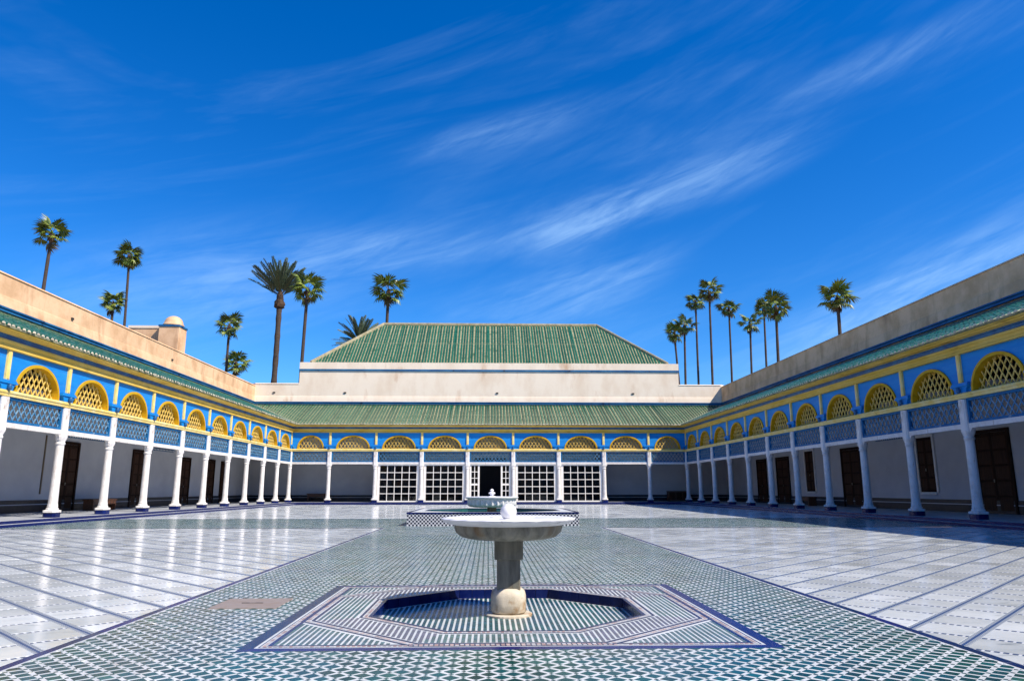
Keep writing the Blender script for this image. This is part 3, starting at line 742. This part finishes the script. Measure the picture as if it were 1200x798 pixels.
# doors, windows and the fretwork boards of the side galleries (local x as above)
for Yc, w, h in ((34.15, 1.5, 2.95), (41.0, 1.3, 2.95), (47.2, 1.45, 2.8), (51.4, 1.5, 2.85), (54.2, 1.2, 2.8), (27.0, 1.5, 2.95)): door(gl_, Yc - D, w, h)
for Yc, w, h in ((27.75, 1.85, 3.08), (38.9, 1.9, 3.0), (48.15, 1.9, 2.9), (51.9, 1.6, 2.9), (21.0, 1.7, 3.0)): door(gr_, D - Yc, w, h)
for Yc in (32.1, 44.0, 24.3): door(gr_, D - Yc, 1.2, 2.40, 2, .95, True)
def fret(g_, xa, xb, z):
    mb = MB(); mb.box(xa, xb, G - .075, G - .024, z, z + .16); f = mb.build('fretwork_board', 'navy_paint', g_)
    x = xa + .1; mb = MB()
    while x < xb - .1:
        mb.rings([[(x + .055 * math.cos(a), G - .0755, z + .075 + .055 * math.sin(a)) for a in [k * math.pi / 4 for k in range(8)]], [(x + .05 * math.cos(a), G - .085, z + .075 + .05 * math.sin(a)) for a in [k * math.pi / 4 for k in range(8)]]]); x += .2
    mb.build('fretwork', 'white_wood', f)
fret(gl_, 33.0 - D, 38.2 - D, 3.42); fret(gl_, 41.9 - D, 45.3 - D, 3.30); fret(gr_, D - 36.2, D - 33.4, 3.42)
MB().box(32.33 - D, 32.40 - D, G - .06, G - .023, .9, 3.4).build('conduit', 'brown_pipe', gl_)

# glazed doors of the far gallery
def glazed(parent, xm, w):
    h = w / 2 - .165; Z0, Z1 = GF + .02, ZB0 - .002; jw = .19; mb = MB(); y0_, y1_ = .02, .10
    mb.box(-h, -h + jw, y0_, y1_, Z0, Z1); mb.box(h - jw, h, y0_, y1_, Z0, Z1); mb.box(-h + jw, h - jw, y0_, y1_, Z1 - .10, Z1); mb.box(-h + jw, h - jw, y0_, y1_, Z0, Z0 + .09)
    f = mb.build('glazed_door', 'white_wood', parent, (xm, 0, 0))
    X0, X1, A0, A1 = -h + jw, h - jw, Z0 + .09, Z1 - .10; n = 5
    pw, ph = (X1 - X0) / n, (A1 - A0) / n; mb = MB(); b_w = .024
    for i in range(1, n):
        mb.box(X0 + i * pw - b_w, X0 + i * pw + b_w, y0_ + .012, y1_ - .012, A0, A1)
        mb.box(X0, X1, y0_ + .014, y1_ - .014, A0 + i * ph - b_w, A0 + i * ph + b_w)
    mb.build('glazing_bars', 'white_wood', f)
    pm = MB().box(-pw / 2 + .012, pw / 2 - .012, -.003, .003, -ph / 2 + .012, ph / 2 - .012).mesh('pane', 'glass')
    for i in range(n):
        for j in range(n):
            o = put('pane', pm, f, (X0 + (i + .5) * pw, .06, A0 + (j + .5) * ph)); o.rotation_euler = (random.gauss(0, .006), 0, random.gauss(0, .006))
for i in (2, 3, 5, 6): glazed(gb_, (bcols[i] + bcols[i + 1]) / 2, SB)
# middle bay: sidelights either side of the open doorway
h = SB / 2 - .165; Z0, Z1 = GF + .02, ZB0 - .002
mb = MB()
for sx in (-1, 1):
    for xa_, xb_ in ((h - .14, h), (.80, .93)): a, b2 = sorted((sx * xa_, sx * xb_)); mb.box(a, b2, .02, .10, Z0, Z1)
    a, b2 = sorted((sx * .93, sx * (h - .14))); mb.box(a, b2, .02, .10, Z1 - .10, Z1); mb.box(a, b2, .02, .10, Z0, Z0 + .35)
mb.box(-.80, .80, .02, .10, Z1 - .10, Z1)
dfr = mb.build('doorway_frame', 'white_wood', gb_)
for sx in (-1, 1):
    a, b2 = sorted((sx * .93, sx * (h - .14))); A0, A1 = Z0 + .35, Z1 - .10; rows = 5; ph = (A1 - A0) / rows; mid = (a + b2) / 2; mb = MB()
    mb.box(mid - .025, mid + .025, .032, .088, A0, A1)
    for j in range(1, rows): t2 = .07 if j == 2 else .025; mb.box(a, b2, .034, .086, A0 + j * ph - t2, A0 + j * ph + t2)
    mb.build('glazing_bars', 'white_wood', dfr)
    pw = (b2 - a) / 2; pm = MB().box(-pw / 2 + .01, pw / 2 - .01, -.003, .003, -ph / 2 + .012, ph / 2 - .012).mesh('pane', 'glass')
    for i in range(2):
        for j in range(rows): put('pane', pm, dfr, (a + (i + .5) * pw, .06, A0 + (j + .5) * ph))
MB().box(-1.3, 1.3, G - .05, G - .0225, GF + .001, 3.6).build('dark_doorway', 'dark_room', gb_)  # flat board on the wall; the unlit room's shade is put into its colour
# partitions closing the glazed room off from the open corner bays
for x in (bcols[2], bcols[7]): MB().box(x - .08, x + .08, .36, G - .03, GF, 5.04).build('partition', 'inner_plaster', gb_)
# rain spouts in the upper wall
for x in (-12.0, .55, 11.9, -19 + 1.2): MB().box(x - .10, x + .10, G - .06, G - .0005, 8.86, 8.96).build('rain_spout', 'iron', gb_)
for Yc in (24.0, 33.2, 44.0): MB().box(Yc - D - .08, Yc - D + .08, G - .06, G - .0005, 8.75, 8.84).build('rain_spout', 'iron', gl_)

# unseen plain wall added at the near end to darken the pane reflections
nw = tag(empty('added_end_wall', (0, YN - .02, 0)), 'unseen plaster wall added at the near end to darken pane reflections', 'wall')
MB().box(-Wd - G, Wd + G, -.5, 0, -.6, 6.6).build('wall', 'plaster', nw); MB().box(-Wd - G, Wd + G, -.55, .05, 6.601, 6.75).build('coping', 'plaster', nw); MB().box(-Wd + .6, Wd - .6, .001, .08, 5.6, 5.8).build('blue_moulding', 'blue_trim', nw)
# walkway floors and steps (setting)
def walk(name, loc, rz, xa, xb, ma, mb_):
    fa = (lambda y: xa - y) if ma else (lambda y: xa); fb = (lambda y: xb + y) if mb_ else (lambda y: xb)
    m1 = MB(); m1.extrude([(-.47, -.05), (G + .2, -.05), (G + .2, GF), (-.47, GF)], fa, fb); o = struct(m1.build(name, 'walk_stone', None, loc, rz))
    m1 = MB(); m1.extrude([(-.52, -.05), (-.471, -.05), (-.471, GF + .004), (-.52, GF + .004)], fa, fb); m1.build('nosing', 'navy_tile', o)
    m1 = MB(); m1.extrude([(-STEP + .05, -.05), (-.521, -.05), (-.521, .078), (-STEP + .05, .078)], fa, fb); m1.build('step', 'walk_stone', o)
    m1 = MB(); m1.extrude([(-STEP, -.05), (-STEP + .049, -.05), (-STEP + .049, .082), (-STEP, .082)], fa, fb); m1.build('nosing', 'navy_tile', o)
    return o
walk('walkway_left', (-Wd, D, 0), R(90), -run, 0, False, True)
walk('walkway_right', (Wd, D, 0), R(-90), 0, run, True, False)
walk('walkway_back', (0, D, 0), 0, -Wd, Wd, True, True)

# ------------------------------------------------------------------ tall pavilion with hipped roof
pav = tag(empty('pavilion', (0, D + G, 0)), 'tall cream pavilion block with long hipped green tile roof behind far gallery', 'building')
PH, PD = 15.8, 13.0
MB().box(-PH, PH, 0, PD, ZT_BACK + .0005, 11.42).build('wall', 'plaster_pale', pav)
mb = MB(); mb.box(-PH - .05, PH + .05, -.07, -.001, 10.72, 10.86); mb.box(-PH - .05, -PH - .001, 0, PD, 10.72, 10.86); mb.box(PH + .001, PH + .05, 0, PD, 10.72, 10.86); mb.build('blue_moulding', 'blue_trim', pav)
mb = MB(); mb.box(-PH - .03, PH + .03, -.03, PD + .03, 10.88, 11.44); mb.build('parapet', 'plaster_pale', pav)
RX, RR, RY0, RY1, RZ0, RZ1 = 14.97, 9.95, .30, 12.4, 11.445, 16.1
yr = (RY0 + RY1) / 2
mb = MB(); c0, c1, c2, c3 = (-RX, RY0, RZ0), (RX, RY0, RZ0), (RX, RY1, RZ0), (-RX, RY1, RZ0); d0, d1 = (-RR, yr, RZ1), (RR, yr, RZ1)
mb.face([c0, c1, d1, d0]); mb.face([c1, c2, d1]); mb.face([c2, c3, d0, d1]); mb.face([c3, c0, d0]); mb.face([c3, c2, c1, c0]); roof = mb.build('roof', 'roof_mortar', pav)
sl = (RZ1 - RZ0) / (yr - RY0)
full = rib_mesh('tile_rib', yr - RY0 - .08, sl)
n = int(RX / RIBP)
for k in range(-n, n):
    x = (k + .5) * RIBP; ax_ = abs(x)
    L = yr - RY0 - .08
    if ax_ > RR: L = (yr - RY0) * (RX - ax_) / (RX - RR) - .08
    if L < .25: continue
    put('tile_rib', full if ax_ <= RR else rib_mesh('tile_rib', L, sl), roof, (x + random.gauss(0, .009), RY0, RZ0 + .005 + random.uniform(-.008, .008)), random.gauss(0, .0035))
sl2 = (RZ1 - RZ0) / (RX - RR); hw = (RY1 - RY0) / 2
for sx in (-1, 1):
    n2 = int(hw / RIBP)
    for k in range(-n2, n2):
        y = (k + .5) * RIBP; L = (RX - RR) * (1 - abs(y) / hw) - .08
        if L < .25: continue
        o = put('tile_rib', rib_mesh('tile_rib', L, sl2), roof, (sx * RX, yr + y, RZ0 + .005)); o.rotation_euler = (0, 0, R(90 * sx))
def capbar(p, q, w, h_):
    p, q = Vector(p), Vector(q); a = (q - p).normalized(); sd = a.cross(Vector((0, 0, 1))).normalized() * w; u_ = sd.cross(a).normalized() * h_
    mb = MB(); mb.rings([[tuple(e + k1 * sd + k2 * u_) for k1, k2 in ((-1, -.6), (1, -.6), (.9, .4), (.45, .95), (-.45, .95), (-.9, .4))] for e in (p, q)]); return mb
for p, q in ((d0, d1), (c0, d0), (c1, d1), (c2, d1), (c3, d0)):
    dv = (Vector(q) - Vector(p)).normalized() * .02
    capbar(Vector(p) + Vector((0, 0, .06)) - dv, Vector(q) + Vector((0, 0, .06)) + dv, .13, .15).build('ridge_cap', 'ridge_mortar', roof)

# domed turret and its wall stub beyond the left parapet
tur = tag(empty('domed_turret', (-22.4, 50, 0)), 'small domed plaster turret with blue line rising behind the left parapet', 'turret')
MB().box(-.68, .68, 0, 1.3, -.5, 12.2).build('wall', 'plaster', tur)
MB().box(-2.9, -.681, .35, .8, -.5, 12.15).build('side_wall', 'plaster', tur); MB().box(-2.95, -.682, .3, .85, 12.151, 12.33).build('coping', 'plaster_pale', tur)
MB().box(-.73, .73, -.05, 1.35, 12.201, 12.33).build('blue_moulding', 'blue_trim', tur)
mb = MB(); mb.rings([[(.66 * math.cos(a) * r, .65 + .63 * math.sin(a) * r, z) for a in [2 * math.pi * k / 20 for k in range(20)]] for r, z in ((1.08, 12.331), (1.08, 12.44), (.98, 12.5), (.92, 12.68), (.78, 12.86), (.55, 12.99), (.28, 13.06), (.04, 13.08))]); mb.smooth = True
mb.build('dome', 'plaster', tur)

# ------------------------------------------------------------------ near fountain
fo = tag(empty('fountain', (BX + .02, BY + .10, -DEP)), 'weathered marble pedestal fountain with wide white bowl standing in the sunken basin', 'fountain')
fz = DEP
def lobed(r, z, n=96, lob=0.0, k=24): return [(r * (1 + lob * math.cos(k * 2 * math.pi * i / n)) * math.cos(2 * math.pi * i / n), r * (1 + lob * math.cos(k * 2 * math.pi * i / n)) * math.sin(2 * math.pi * i / n), z + fz) for i in range(n)]
mb = MB(); mb.rings([lobed(r, z, 32) for r, z in ((.225, -.085), (.225, -.068), (.21, -.060))], mi=0); mb.build('base_disc', 'marble_base', fo)
mb = MB()
def sq(r, z, k): return [(x * r, y * r, z + fz) for x, y in [(math.copysign(abs(math.cos(a)) ** k, math.cos(a)), math.copysign(abs(math.sin(a)) ** k, math.sin(a))) for a in [2 * math.pi * i / 32 for i in range(32)]]]
mb.rings([sq(.150, -.058, .8), sq(.165, -.045, .75), sq(.168, .03, .72), sq(.166, .095, .72), sq(.155, .135, .75), sq(.125, .162, .8), sq(.11, .165, .85)]); o = mb.build('drum', 'marble_base', fo); smooth_by_angle(o, 50)
def cham(r, z, c=.012): return [(sx * (r - (c if i == 0 else 0)), sy * (r - (c if i == 1 else 0)), z + fz) for sx, sy, i in ((1, 1, 1), (1, 1, 0), (-1, 1, 0), (-1, 1, 1), (-1, -1, 1), (-1, -1, 0), (1, -1, 0), (1, -1, 1))]
mb = MB(); mb.rings([cham(.110, .150), cham(.110, .425)]); mb.build('shaft', 'marble_grey', fo)
mb = MB(); mb.rings([cham(.125, .4255), cham(.135, .432), cham(.135, .60)]); mb.build('block', 'marble_grey', fo)
under = [(.10, .598), (.22, .600), (.36, .612), (.44, .635), (.485, .672), (.505, .715), (.51, .742)]
mb = MB(); mb.rings([lobed(r, z, 96, {.22: .015, .36: .035, .44: .05, .485: .045, .505: .035, .51: .02}.get(r, 0), 20) for r, z in under], True, False); bowl = mb.build('bowl', 'marble_grey', fo); smooth_by_angle(bowl, 60)
rim = [(.505, .740), (.56, .752), (.61, .770), (.632, .788), (.636, .798), (.625, .808), (.59, .812), (.53, .806), (.47, .790), (.36, .770), (.2, .758), (.07, .755)]
mb = MB(); mb.rings([lobed(r, z, 96, .022 if r > .60 else (.012 if r > .50 else 0), 20) for r, z in rim], False, True); o = mb.build('rim', 'marble_white', bowl); smooth_by_angle(o, 60)
mb = MB(); mb.rings([lobed(r, z, 32) for r, z in ((.105, .752), (.105, .782), (.095, .792), (.055, .796), (.045, .800)) + tuple((.079 * math.cos(R(a)), .862 + .079 * math.sin(R(a))) for a in range(-50, 91, 10))]); o = mb.build('finial', 'marble_white', fo); smooth_by_angle(o, 40)

# ------------------------------------------------------------------ raised pool and its fountain
px0, px1, py0, py1 = -2.6, 2.6, 22.55, 27.95; pzt = .40
pool = tag(empty('raised_pool', (0, (py0 + py1) / 2, 0)), 'raised square pool with blue and white chequered tile walls and green water', 'pool')
hx, hy = (px1 - px0) / 2, (py1 - py0) / 2
mb = MB()
mb.box(-hx, hx, -hy, -hy + .25, .004, pzt - .042); mb.box(-hx, hx, hy - .25, hy, .004, pzt - .042); mb.box(-hx, -hx + .25, -hy + .25, hy - .25, .004, pzt - .042); mb.box(hx - .25, hx, -hy + .25, hy - .25, .004, pzt - .042)
mb.build('pool_wall', 'pool_checks', pool)
mb = MB(); A = [(x * 1.0, y * 1.0) for x, y in octo(2.15)]; rect = [(hx, hy * .42), (hx * .42, hy), (-hx * .42, hy), (-hx, hy * .42), (-hx, -hy * .42), (-hx * .42, -hy), (hx * .42, -hy), (hx, -hy * .42)]
for k in range(8): mb.face([(*A[k], pzt - .004), (*rect[k], pzt - .004), (*rect[(k + 1) % 8], pzt - .004), (*A[(k + 1) % 8], pzt - .004)])
for cxx, cyy, ka, kb in ((hx, hy, 0, 1), (-hx, hy, 2, 3), (-hx, -hy, 4, 5), (hx, -hy, 6, 7)): mb.face([(*rect[ka], pzt - .004), (cxx, cyy, pzt - .004), (*rect[kb], pzt - .004)])
mb.build('pool_deck', 'white_tile', pool)
# blue edge tiles, one by one
nt_ = 26
for side in range(4):
    L = (2 * hx if side % 2 == 0 else 2 * hy) ; n_ = nt_
    for i in range(n_):
        a, e = -L / 2 + L * i / n_ + .003, -L / 2 + L * (i + 1) / n_ - .003
        mb = MB()
        off = hy if side % 2 == 0 else hx
        mb.box(a, e, -off - .012, -off + .10, pzt - .04, pzt + (.003 if side % 2 else .002))
        mb.build('edge_tile', 'navy_tile', pool, (0, 0, 0), R(90 * side))
mb = MB(); ringstrip(mb, 2.13, 2.22, pzt + .0005); mb.build('water_edge', 'navy_tile', pool)
mb = MB(); A = octo(2.15); mb.rings([[(*p, pzt - .35) for p in A], [(*p, pzt - .0005) for p in A]], False, False); mb.build('inner_wall', 'mini_tile', pool)
mb = MB(); mb.face([(*p, pzt - .07) for p in octo(2.148)]); mb.build('water', 'pool_water', pool)
f2 = tag(empty('fountain', (-.03, 24.5, .05)), 'deep fluted stone fountain bowl with small finial standing in the raised pool', 'fountain')
def lob2(r, z, lob=0, k=28, n=112): return [(r * (1 + lob * math.cos(k * 2 * math.pi * i / n)) * math.cos(2 * math.pi * i / n), r * (1 + lob * math.cos(k * 2 * math.pi * i / n)) * math.sin(2 * math.pi * i / n), z - .05) for i in range(n)]
mb = MB(); mb.rings([lob2(.20, .05), lob2(.20, .36), lob2(.15, .40), lob2(.15, .52)]); mb.build('stem', 'marble_base', f2)
mb = MB(); mb.rings([lob2(.16, .50), lob2(.56, .505, .02), lob2(.72, .53, .04), lob2(.775, .60, .045), lob2(.785, .76, .02)], True, False); bw = mb.build('bowl', 'marble_white', f2); smooth_by_angle(bw, 60)
mb = MB(); mb.rings([lob2(.77, .755), lob2(.84, .78), lob2(.875, .81), lob2(.875, .835), lob2(.82, .85), lob2(.74, .83), lob2(.4, .80), lob2(.1, .80)], False, True); o = mb.build('rim', 'marble_white', bw); smooth_by_angle(o, 50)
mb = MB(); mb.rings([lob2(r, z, n=20) for r, z in ((.15, .80), (.15, .85), (.06, .88), (.05, .91), (.11, .945), (.11, .975), (.05, 1.005), (.045, 1.03), (.065, 1.05), (.045, 1.08), (.01, 1.10))]); o = mb.build('finial', 'marble_white', f2); smooth_by_angle(o, 40)

# ------------------------------------------------------------------ benches and chests under the galleries
def bench(loc, rz, L, h, dpt, label, cat='bench', chest=False):
    b0 = tag(empty('bench' if not chest else 'chest', loc, rz), label, cat)
    if chest:
        MB().box(-L / 2, L / 2, -dpt / 2, dpt / 2, .06, h - .05).build('body', 'bench_wood', b0)
        MB().box(-L / 2 - .03, L / 2 + .03, -dpt / 2 - .03, dpt / 2 + .03, h - .049, h).build('lid', 'bench_wood', b0)
        for x in (-L / 2 + .06, L / 2 - .06):
            for y in (-dpt / 2 + .06, dpt / 2 - .06): MB().box(x - .05, x + .05, y - .05, y + .05, 0, .059).build('foot', 'wood_dark', b0)
        for i in range(3): MB().box(-L / 2 + .06 + i * (L - .06) / 3, -L / 2 + (i + 1) * (L - .06) / 3, -dpt / 2 - .018, -dpt / 2 - .001, .14, h - .13).build('front_panel', 'wood_panel', b0)
    else:
        for k in range(3): MB().box(-L / 2, L / 2, -dpt / 2 + k * dpt / 3 + .006, -dpt / 2 + (k + 1) * dpt / 3 - .006, h - .06, h).build('seat_plank', 'bench_wood', b0)
        for x in (-L / 2 + .12, L / 2 - .12): MB().box(x - .05, x + .05, -dpt / 2 + .02, dpt / 2 - .02, 0, h - .061).build('leg', 'bench_wood', b0)
        for y in (-dpt / 2 + .035, dpt / 2 - .035): MB().box(-L / 2 + .171, L / 2 - .171, y - .02, y + .02, h - .24, h - .061).build('apron', 'bench_wood', b0)
bench((-Wd - 3.3, 35.35, GF), R(90), 2.2, .50, .5, 'low brown wooden bench by the wall of the sunlit left gallery')
bench((-13.7, D + 3.6, GF), 0, 1.5, .62, .5, 'low brown wooden bench in far left corner bay beside glazed doors')
bench((15.1, D + 3.5, GF), 0, 1.7, .80, .6, 'dark wooden chest in the shaded far right corner bay', 'chest', True)
bench((Wd + 3.2, 42.3, GF), R(-90), 1.9, .50, .5, 'low brown wooden bench behind a column of the shaded right gallery')

# ------------------------------------------------------------------ palms
def fan_mesh(seed, dry=False):
    rnd = random.Random(seed); mb = MB(); pl = (.62, 1.0, .8, 1.05)[seed % 4]
    droop = .16 if not dry else .3
    def ax_(s): return Vector((s, 0, -droop * s * s * .5))
    w = .022
    for i in range(4):
        a, b2 = ax_(pl * i / 4), ax_(pl * (i + 1) / 4)
        mb.face([a + Vector((0, -w, 0)), b2 + Vector((0, -w * .8, 0)), b2 + Vector((0, w * .8, 0)), a + Vector((0, w, 0))], 1)
    tip = ax_(pl); n = 27
    for i in range(n):
        an = R(-112 + 224 * i / (n - 1)) + rnd.gauss(0, .05); L = (1.0 - .2 * abs(i / (n - 1) - .5) * 2) * rnd.uniform(.86, 1.08)
        d = Vector((math.cos(an), math.sin(an), 0)); s_ = Vector((-d.y, d.x, 0)); wd = .062
        fold = Vector((0, 0, .03))
        p1 = tip + d * L * .55 + Vector((0, 0, -.03 - .04 * abs(math.sin(an)))); p2 = tip + d * L + Vector((rnd.gauss(0, .03), rnd.gauss(0, .03), -.30 - .22 * rnd.random() - (.2 if dry else 0)))
        mb.face([tip, p1 - s_ * wd - fold, p1 + fold * .5], 0); mb.face([tip, p1 + fold * .5, p1 + s_ * wd - fold], 0)
        mb.face([p1 - s_ * wd - fold, p2, p1 + fold * .5], 0); mb.face([p1 + fold * .5, p2, p1 + s_ * wd - fold], 0)
    return mb.mesh('frond', ['palm_leaf_dry' if dry else 'palm_leaf', 'palm_leaf_dry'])
FANS = [fan_mesh(s) for s in range(4)]; FAND = fan_mesh(9, True)
def pinnate_mesh(seed):
    rnd = random.Random(seed); mb = MB(); L = 4.6; n = 56
    def ax_(t): return Vector((L * t * (1 - .06 * t), 0, -.42 * t * t))
    w = .03
    for i in range(8):
        a, b2 = ax_(i / 8), ax_((i + 1) / 8); wa, wb = w * (1.1 - i / 8), w * (1.1 - (i + 1) / 8)
        mb.face([a + Vector((0, -wa, 0)), b2 + Vector((0, -wb, 0)), b2 + Vector((0, wb, 0)), a + Vector((0, wa, 0))], 1)
    for i in range(n):
        t_ = .20 + .80 * i / n; p = ax_(t_); ll = .58 * math.sin(math.pi * min(1, (.25 + t_ * .72))) ** .7 + .12
        for sd in (-1, 1):
            d = Vector((.80, sd * .62, rnd.uniform(.05, .38))).normalized(); e = p + d * ll * rnd.uniform(.85, 1.1); s_ = Vector((.05, -sd * .02, 0)); m1 = p + d * ll * .4
            mb.face([p, m1 - s_, e], 0); mb.face([p, e, m1 + s_], 0)
    return mb.mesh('frond', ['date_leaf', 'palm_leaf_dry'])
PINS = [pinnate_mesh(s) for s in range(3)]
def trunk_mesh(p0, p1, r0, r1, bend, rough_):
    mb = MB(); n = 44; k = 10; rr = []; p0, p1 = Vector(p0), Vector(p1)
    for i in range(n + 1):
        t_ = i / n; c = p0.lerp(p1, t_) + Vector((bend * math.sin(math.pi * t_), bend * .4 * math.sin(math.pi * t_), 0)); r = (r0 + (r1 - r0) * t_ ** .6) * (1 + rough_ * (random.random() - .5))
        if i == 0: r *= 1.35
        rr.append([(c.x + r * math.cos(2 * math.pi * j / k), c.y + r * math.sin(2 * math.pi * j / k), c.z) for j in range(k)])
    mb.rings(rr); return mb
def fan_palm(x, y, z, bx, sc, label, n_=26, droop=-48, dense=1.0, dead=4, group='fan palms beyond the walls'):
    n = int(n_ * .8); dead = dead // 3
    t_ = tag(empty('fan_palm', (bx, y, -.6)), label, 'palm tree', group)
    top = (x - bx, 0, z + .6); tk = trunk_mesh((0, 0, 0), top, .24 * sc, .14 * sc, random.gauss(0, .12), .12).build('trunk', 'palm_trunk', t_); smooth_by_angle(tk, 60)
    mb = MB(); mb.rings([[(r * math.cos(2 * math.pi * j / 9) * sc, r * math.sin(2 * math.pi * j / 9) * sc, zz * sc) for j in range(9)] for r, zz in ((.14, -.75), (.20, -.60), (.25, -.30), (.20, .0), (.12, .15), (.03, .3))])
    for j in range(18):
        a = random.random() * 6.28; r0 = .12; zz = random.uniform(-.5, .1); mb.bar((r0 * math.cos(a) * sc, r0 * math.sin(a) * sc, zz * sc), (.32 * math.cos(a) * sc, .32 * math.sin(a) * sc, (zz - random.uniform(-.1, .45)) * sc), .05, .03, (-math.sin(a), math.cos(a), 0))
    cr = mb.build('crown', 'palm_boot', t_, top)
    ga = random.random() * 6
    for i in range(n + dead):
        dry = i >= n
        f_ = (i + .5) / n; e = R(78 + (droop - 78) * f_ ** .8) + random.gauss(0, .10); a = ga + i * 2.39996 + random.gauss(0, .15)
        if dry: e = R(random.uniform(-80, -55))
        o = put('frond', FAND if dry else random.choice(FANS), cr, (0, 0, (.1 - .25 * f_) * sc))
        s_ = sc * random.uniform(.92, 1.2) * (.72 if dry else (.78 + .22 * math.sin(math.pi * min(1, .25 + f_))))
        o.scale = (s_, s_, s_); o.rotation_euler = (random.gauss(0, .35), -e, a)
def date_palm(x, y, z, bx, sc, label, n=38, lo=18, trunk=True):
    t_ = tag(empty('date_palm', (bx, y, -.6)), label, 'palm tree', 'date palms beyond the walls')
    top = (x - bx, 0, z + .6); tk = trunk_mesh((0, 0, 0), top, .40 * sc, .31 * sc, .15, .18).build('trunk', 'palm_trunk', t_); smooth_by_angle(tk, 60)
    mb = MB(); mb.rings([[(r * (1 + .14 * math.sin(j * 2.6 + zz * 9)) * math.cos(2 * math.pi * j / 11) * sc, r * (1 + .14 * math.sin(j * 2.6 + zz * 9)) * math.sin(2 * math.pi * j / 11) * sc, zz * sc) for j in range(11)] for r, zz in ((.36, -.95), (.54, -.8), (.60, -.5), (.52, -.15), (.40, .1), (.34, .6), (.18, 1.1), (.05, 1.4))])
    cr = mb.build('crown', 'palm_boot', t_, top); ga = random.random() * 6
    for i in range(n):
        f_ = (i + .5) / n; e = R(84 + (lo - 84) * f_ ** .9) + random.gauss(0, .07)
        o = put('frond', random.choice(PINS), cr, (0, 0, (.9 - .6 * f_) * sc)); s_ = sc * random.uniform(.85, 1.08); o.scale = (s_, s_, s_); o.rotation_euler = (random.gauss(0, .5), -e, ga + i * 2.39996)

fan_palm(-41.06, 65.8, 24.45, -41.36, 1.02, 'tall leaning fan palm above left parapet, leftmost of all the palms', 20, -25)
fan_palm(-41.58, 81.25, 27.4, -41.0, .92, 'tall fan palm with dense round crown just left of the domed turret', 46, -72, dead=10)
fan_palm(-42.8, 81.25, 21.8, -42.4, .96, 'short fan palm peeking over left parapet beside the round-crowned palm', 24, -30)
fan_palm(-29.58, 81.25, 19.2, -29.2, .96, 'slim fan palm between the domed turret and date palm, the higher one', 24, -40)
fan_palm(-29.5, 84, 15.4, -29.3, 1.0, 'low fan palm crown just over left parapet under the slim palm', 24, -30)
date_palm(-22.57, 76, 20.9, -23.1, .93, 'tall date palm with upright grey-green fronds rising left of the pavilion', 32, 30)
fan_palm(-18.4, 71, 20.7, -18.75, 1.06, 'fan palm standing directly right of the tall date palm', 24, -42)
fan_palm(-11.6, 80, 23.1, -12.5, 1.17, 'fan palm rising behind the left end of the hipped pavilion roof', 24, -42)
date_palm(-14.3, 78, 16.3, -14.3, .72, 'low spreading date palm half hidden behind left slope of pavilion roof', 38, -5)
fan_palm(25.82, 98.7, 22.6, 27.0, .98, 'leaning fan palm nearest the right end of the pavilion roof', 24, -45, dead=6)
fan_palm(26.37, 95.3, 22.8, 25.8, .98, 'second fan palm right of the pavilion roof, touching its leaning neighbour', 24, -45)
fan_palm(30.15, 102.3, 28.0, 29.9, .98, 'fan palm just left of the tallest palm in right cluster', 26, -48)
fan_palm(29.02, 92.1, 26.7, 28.4, .98, 'tallest fan palm of the cluster right of the pavilion', 24, -40)
fan_palm(35.03, 102.3, 27.0, 34.2, .98, 'single fan palm just right of the tallest one in right cluster', 24, -42)
fan_palm(36.68, 98.7, 23.9, 36.0, .98, 'lowest fan palm between the single palm and the close pair', 24, -40)
fan_palm(40.23, 102.3, 27.1, 39.6, .98, 'rear fan palm of the close pair above the right parapet', 24, -42)
fan_palm(29.82, 72.7, 19.7, 29.2, .96, 'front larger fan palm of the close pair above the right parapet', 24, -42)
fan_palm(30.08, 60.05, 17.3, 29.7, .98, 'lone fan palm farthest right over the shaded parapet', 24, -35)
date_palm(16.9, 75, 12.3, 16.9, .42, 'low bushy date palm behind the right corner of the pavilion', 36, -10)

# leafy tree whose top shows over the ridge
def leafy(loc, h_, rad, label):
    t_ = tag(empty('leafy_tree', loc), label, 'tree'); tk = trunk_mesh((0, 0, 0), (.2, .1, h_ - rad), .3, .18, .2, .1)
    for k in range(6):
        a = k * 1.05; tk.bar((.18, .1, h_ - rad * (1.5 - .1 * k)), (math.cos(a) * rad * .7, math.sin(a) * rad * .7, h_ - rad * .5), .1, .1, (-math.sin(a), math.cos(a), 0))
    tk.build('trunk', 'palm_trunk', t_); mb = MB()
    blobs = [(random.gauss(0, rad * .4), random.gauss(0, rad * .4), h_ - rad * random.uniform(.35, 1.2), rad * random.uniform(.28, .48)) for _ in range(16)]
    for i in range(5200):
        b = random.choice(blobs); d = Vector((random.gauss(0, 1), random.gauss(0, 1), random.gauss(0, 1))).normalized() * b[3] * random.uniform(.6, 1.05); p = Vector(b[:3]) + d
        u_ = Vector((random.gauss(0, 1), random.gauss(0, 1), random.gauss(0, 1))).normalized() * .13; v_ = u_.orthogonal().normalized() * .06
        mb.face([p - u_, p + v_, p + u_, p - v_])
    mb.build('crown', 'tree_leaf', t_, fix=False)
leafy((-7.0, 80, -.6), 19.6, 4.2, 'dark leafy treetop just showing over the pavilion ridge')
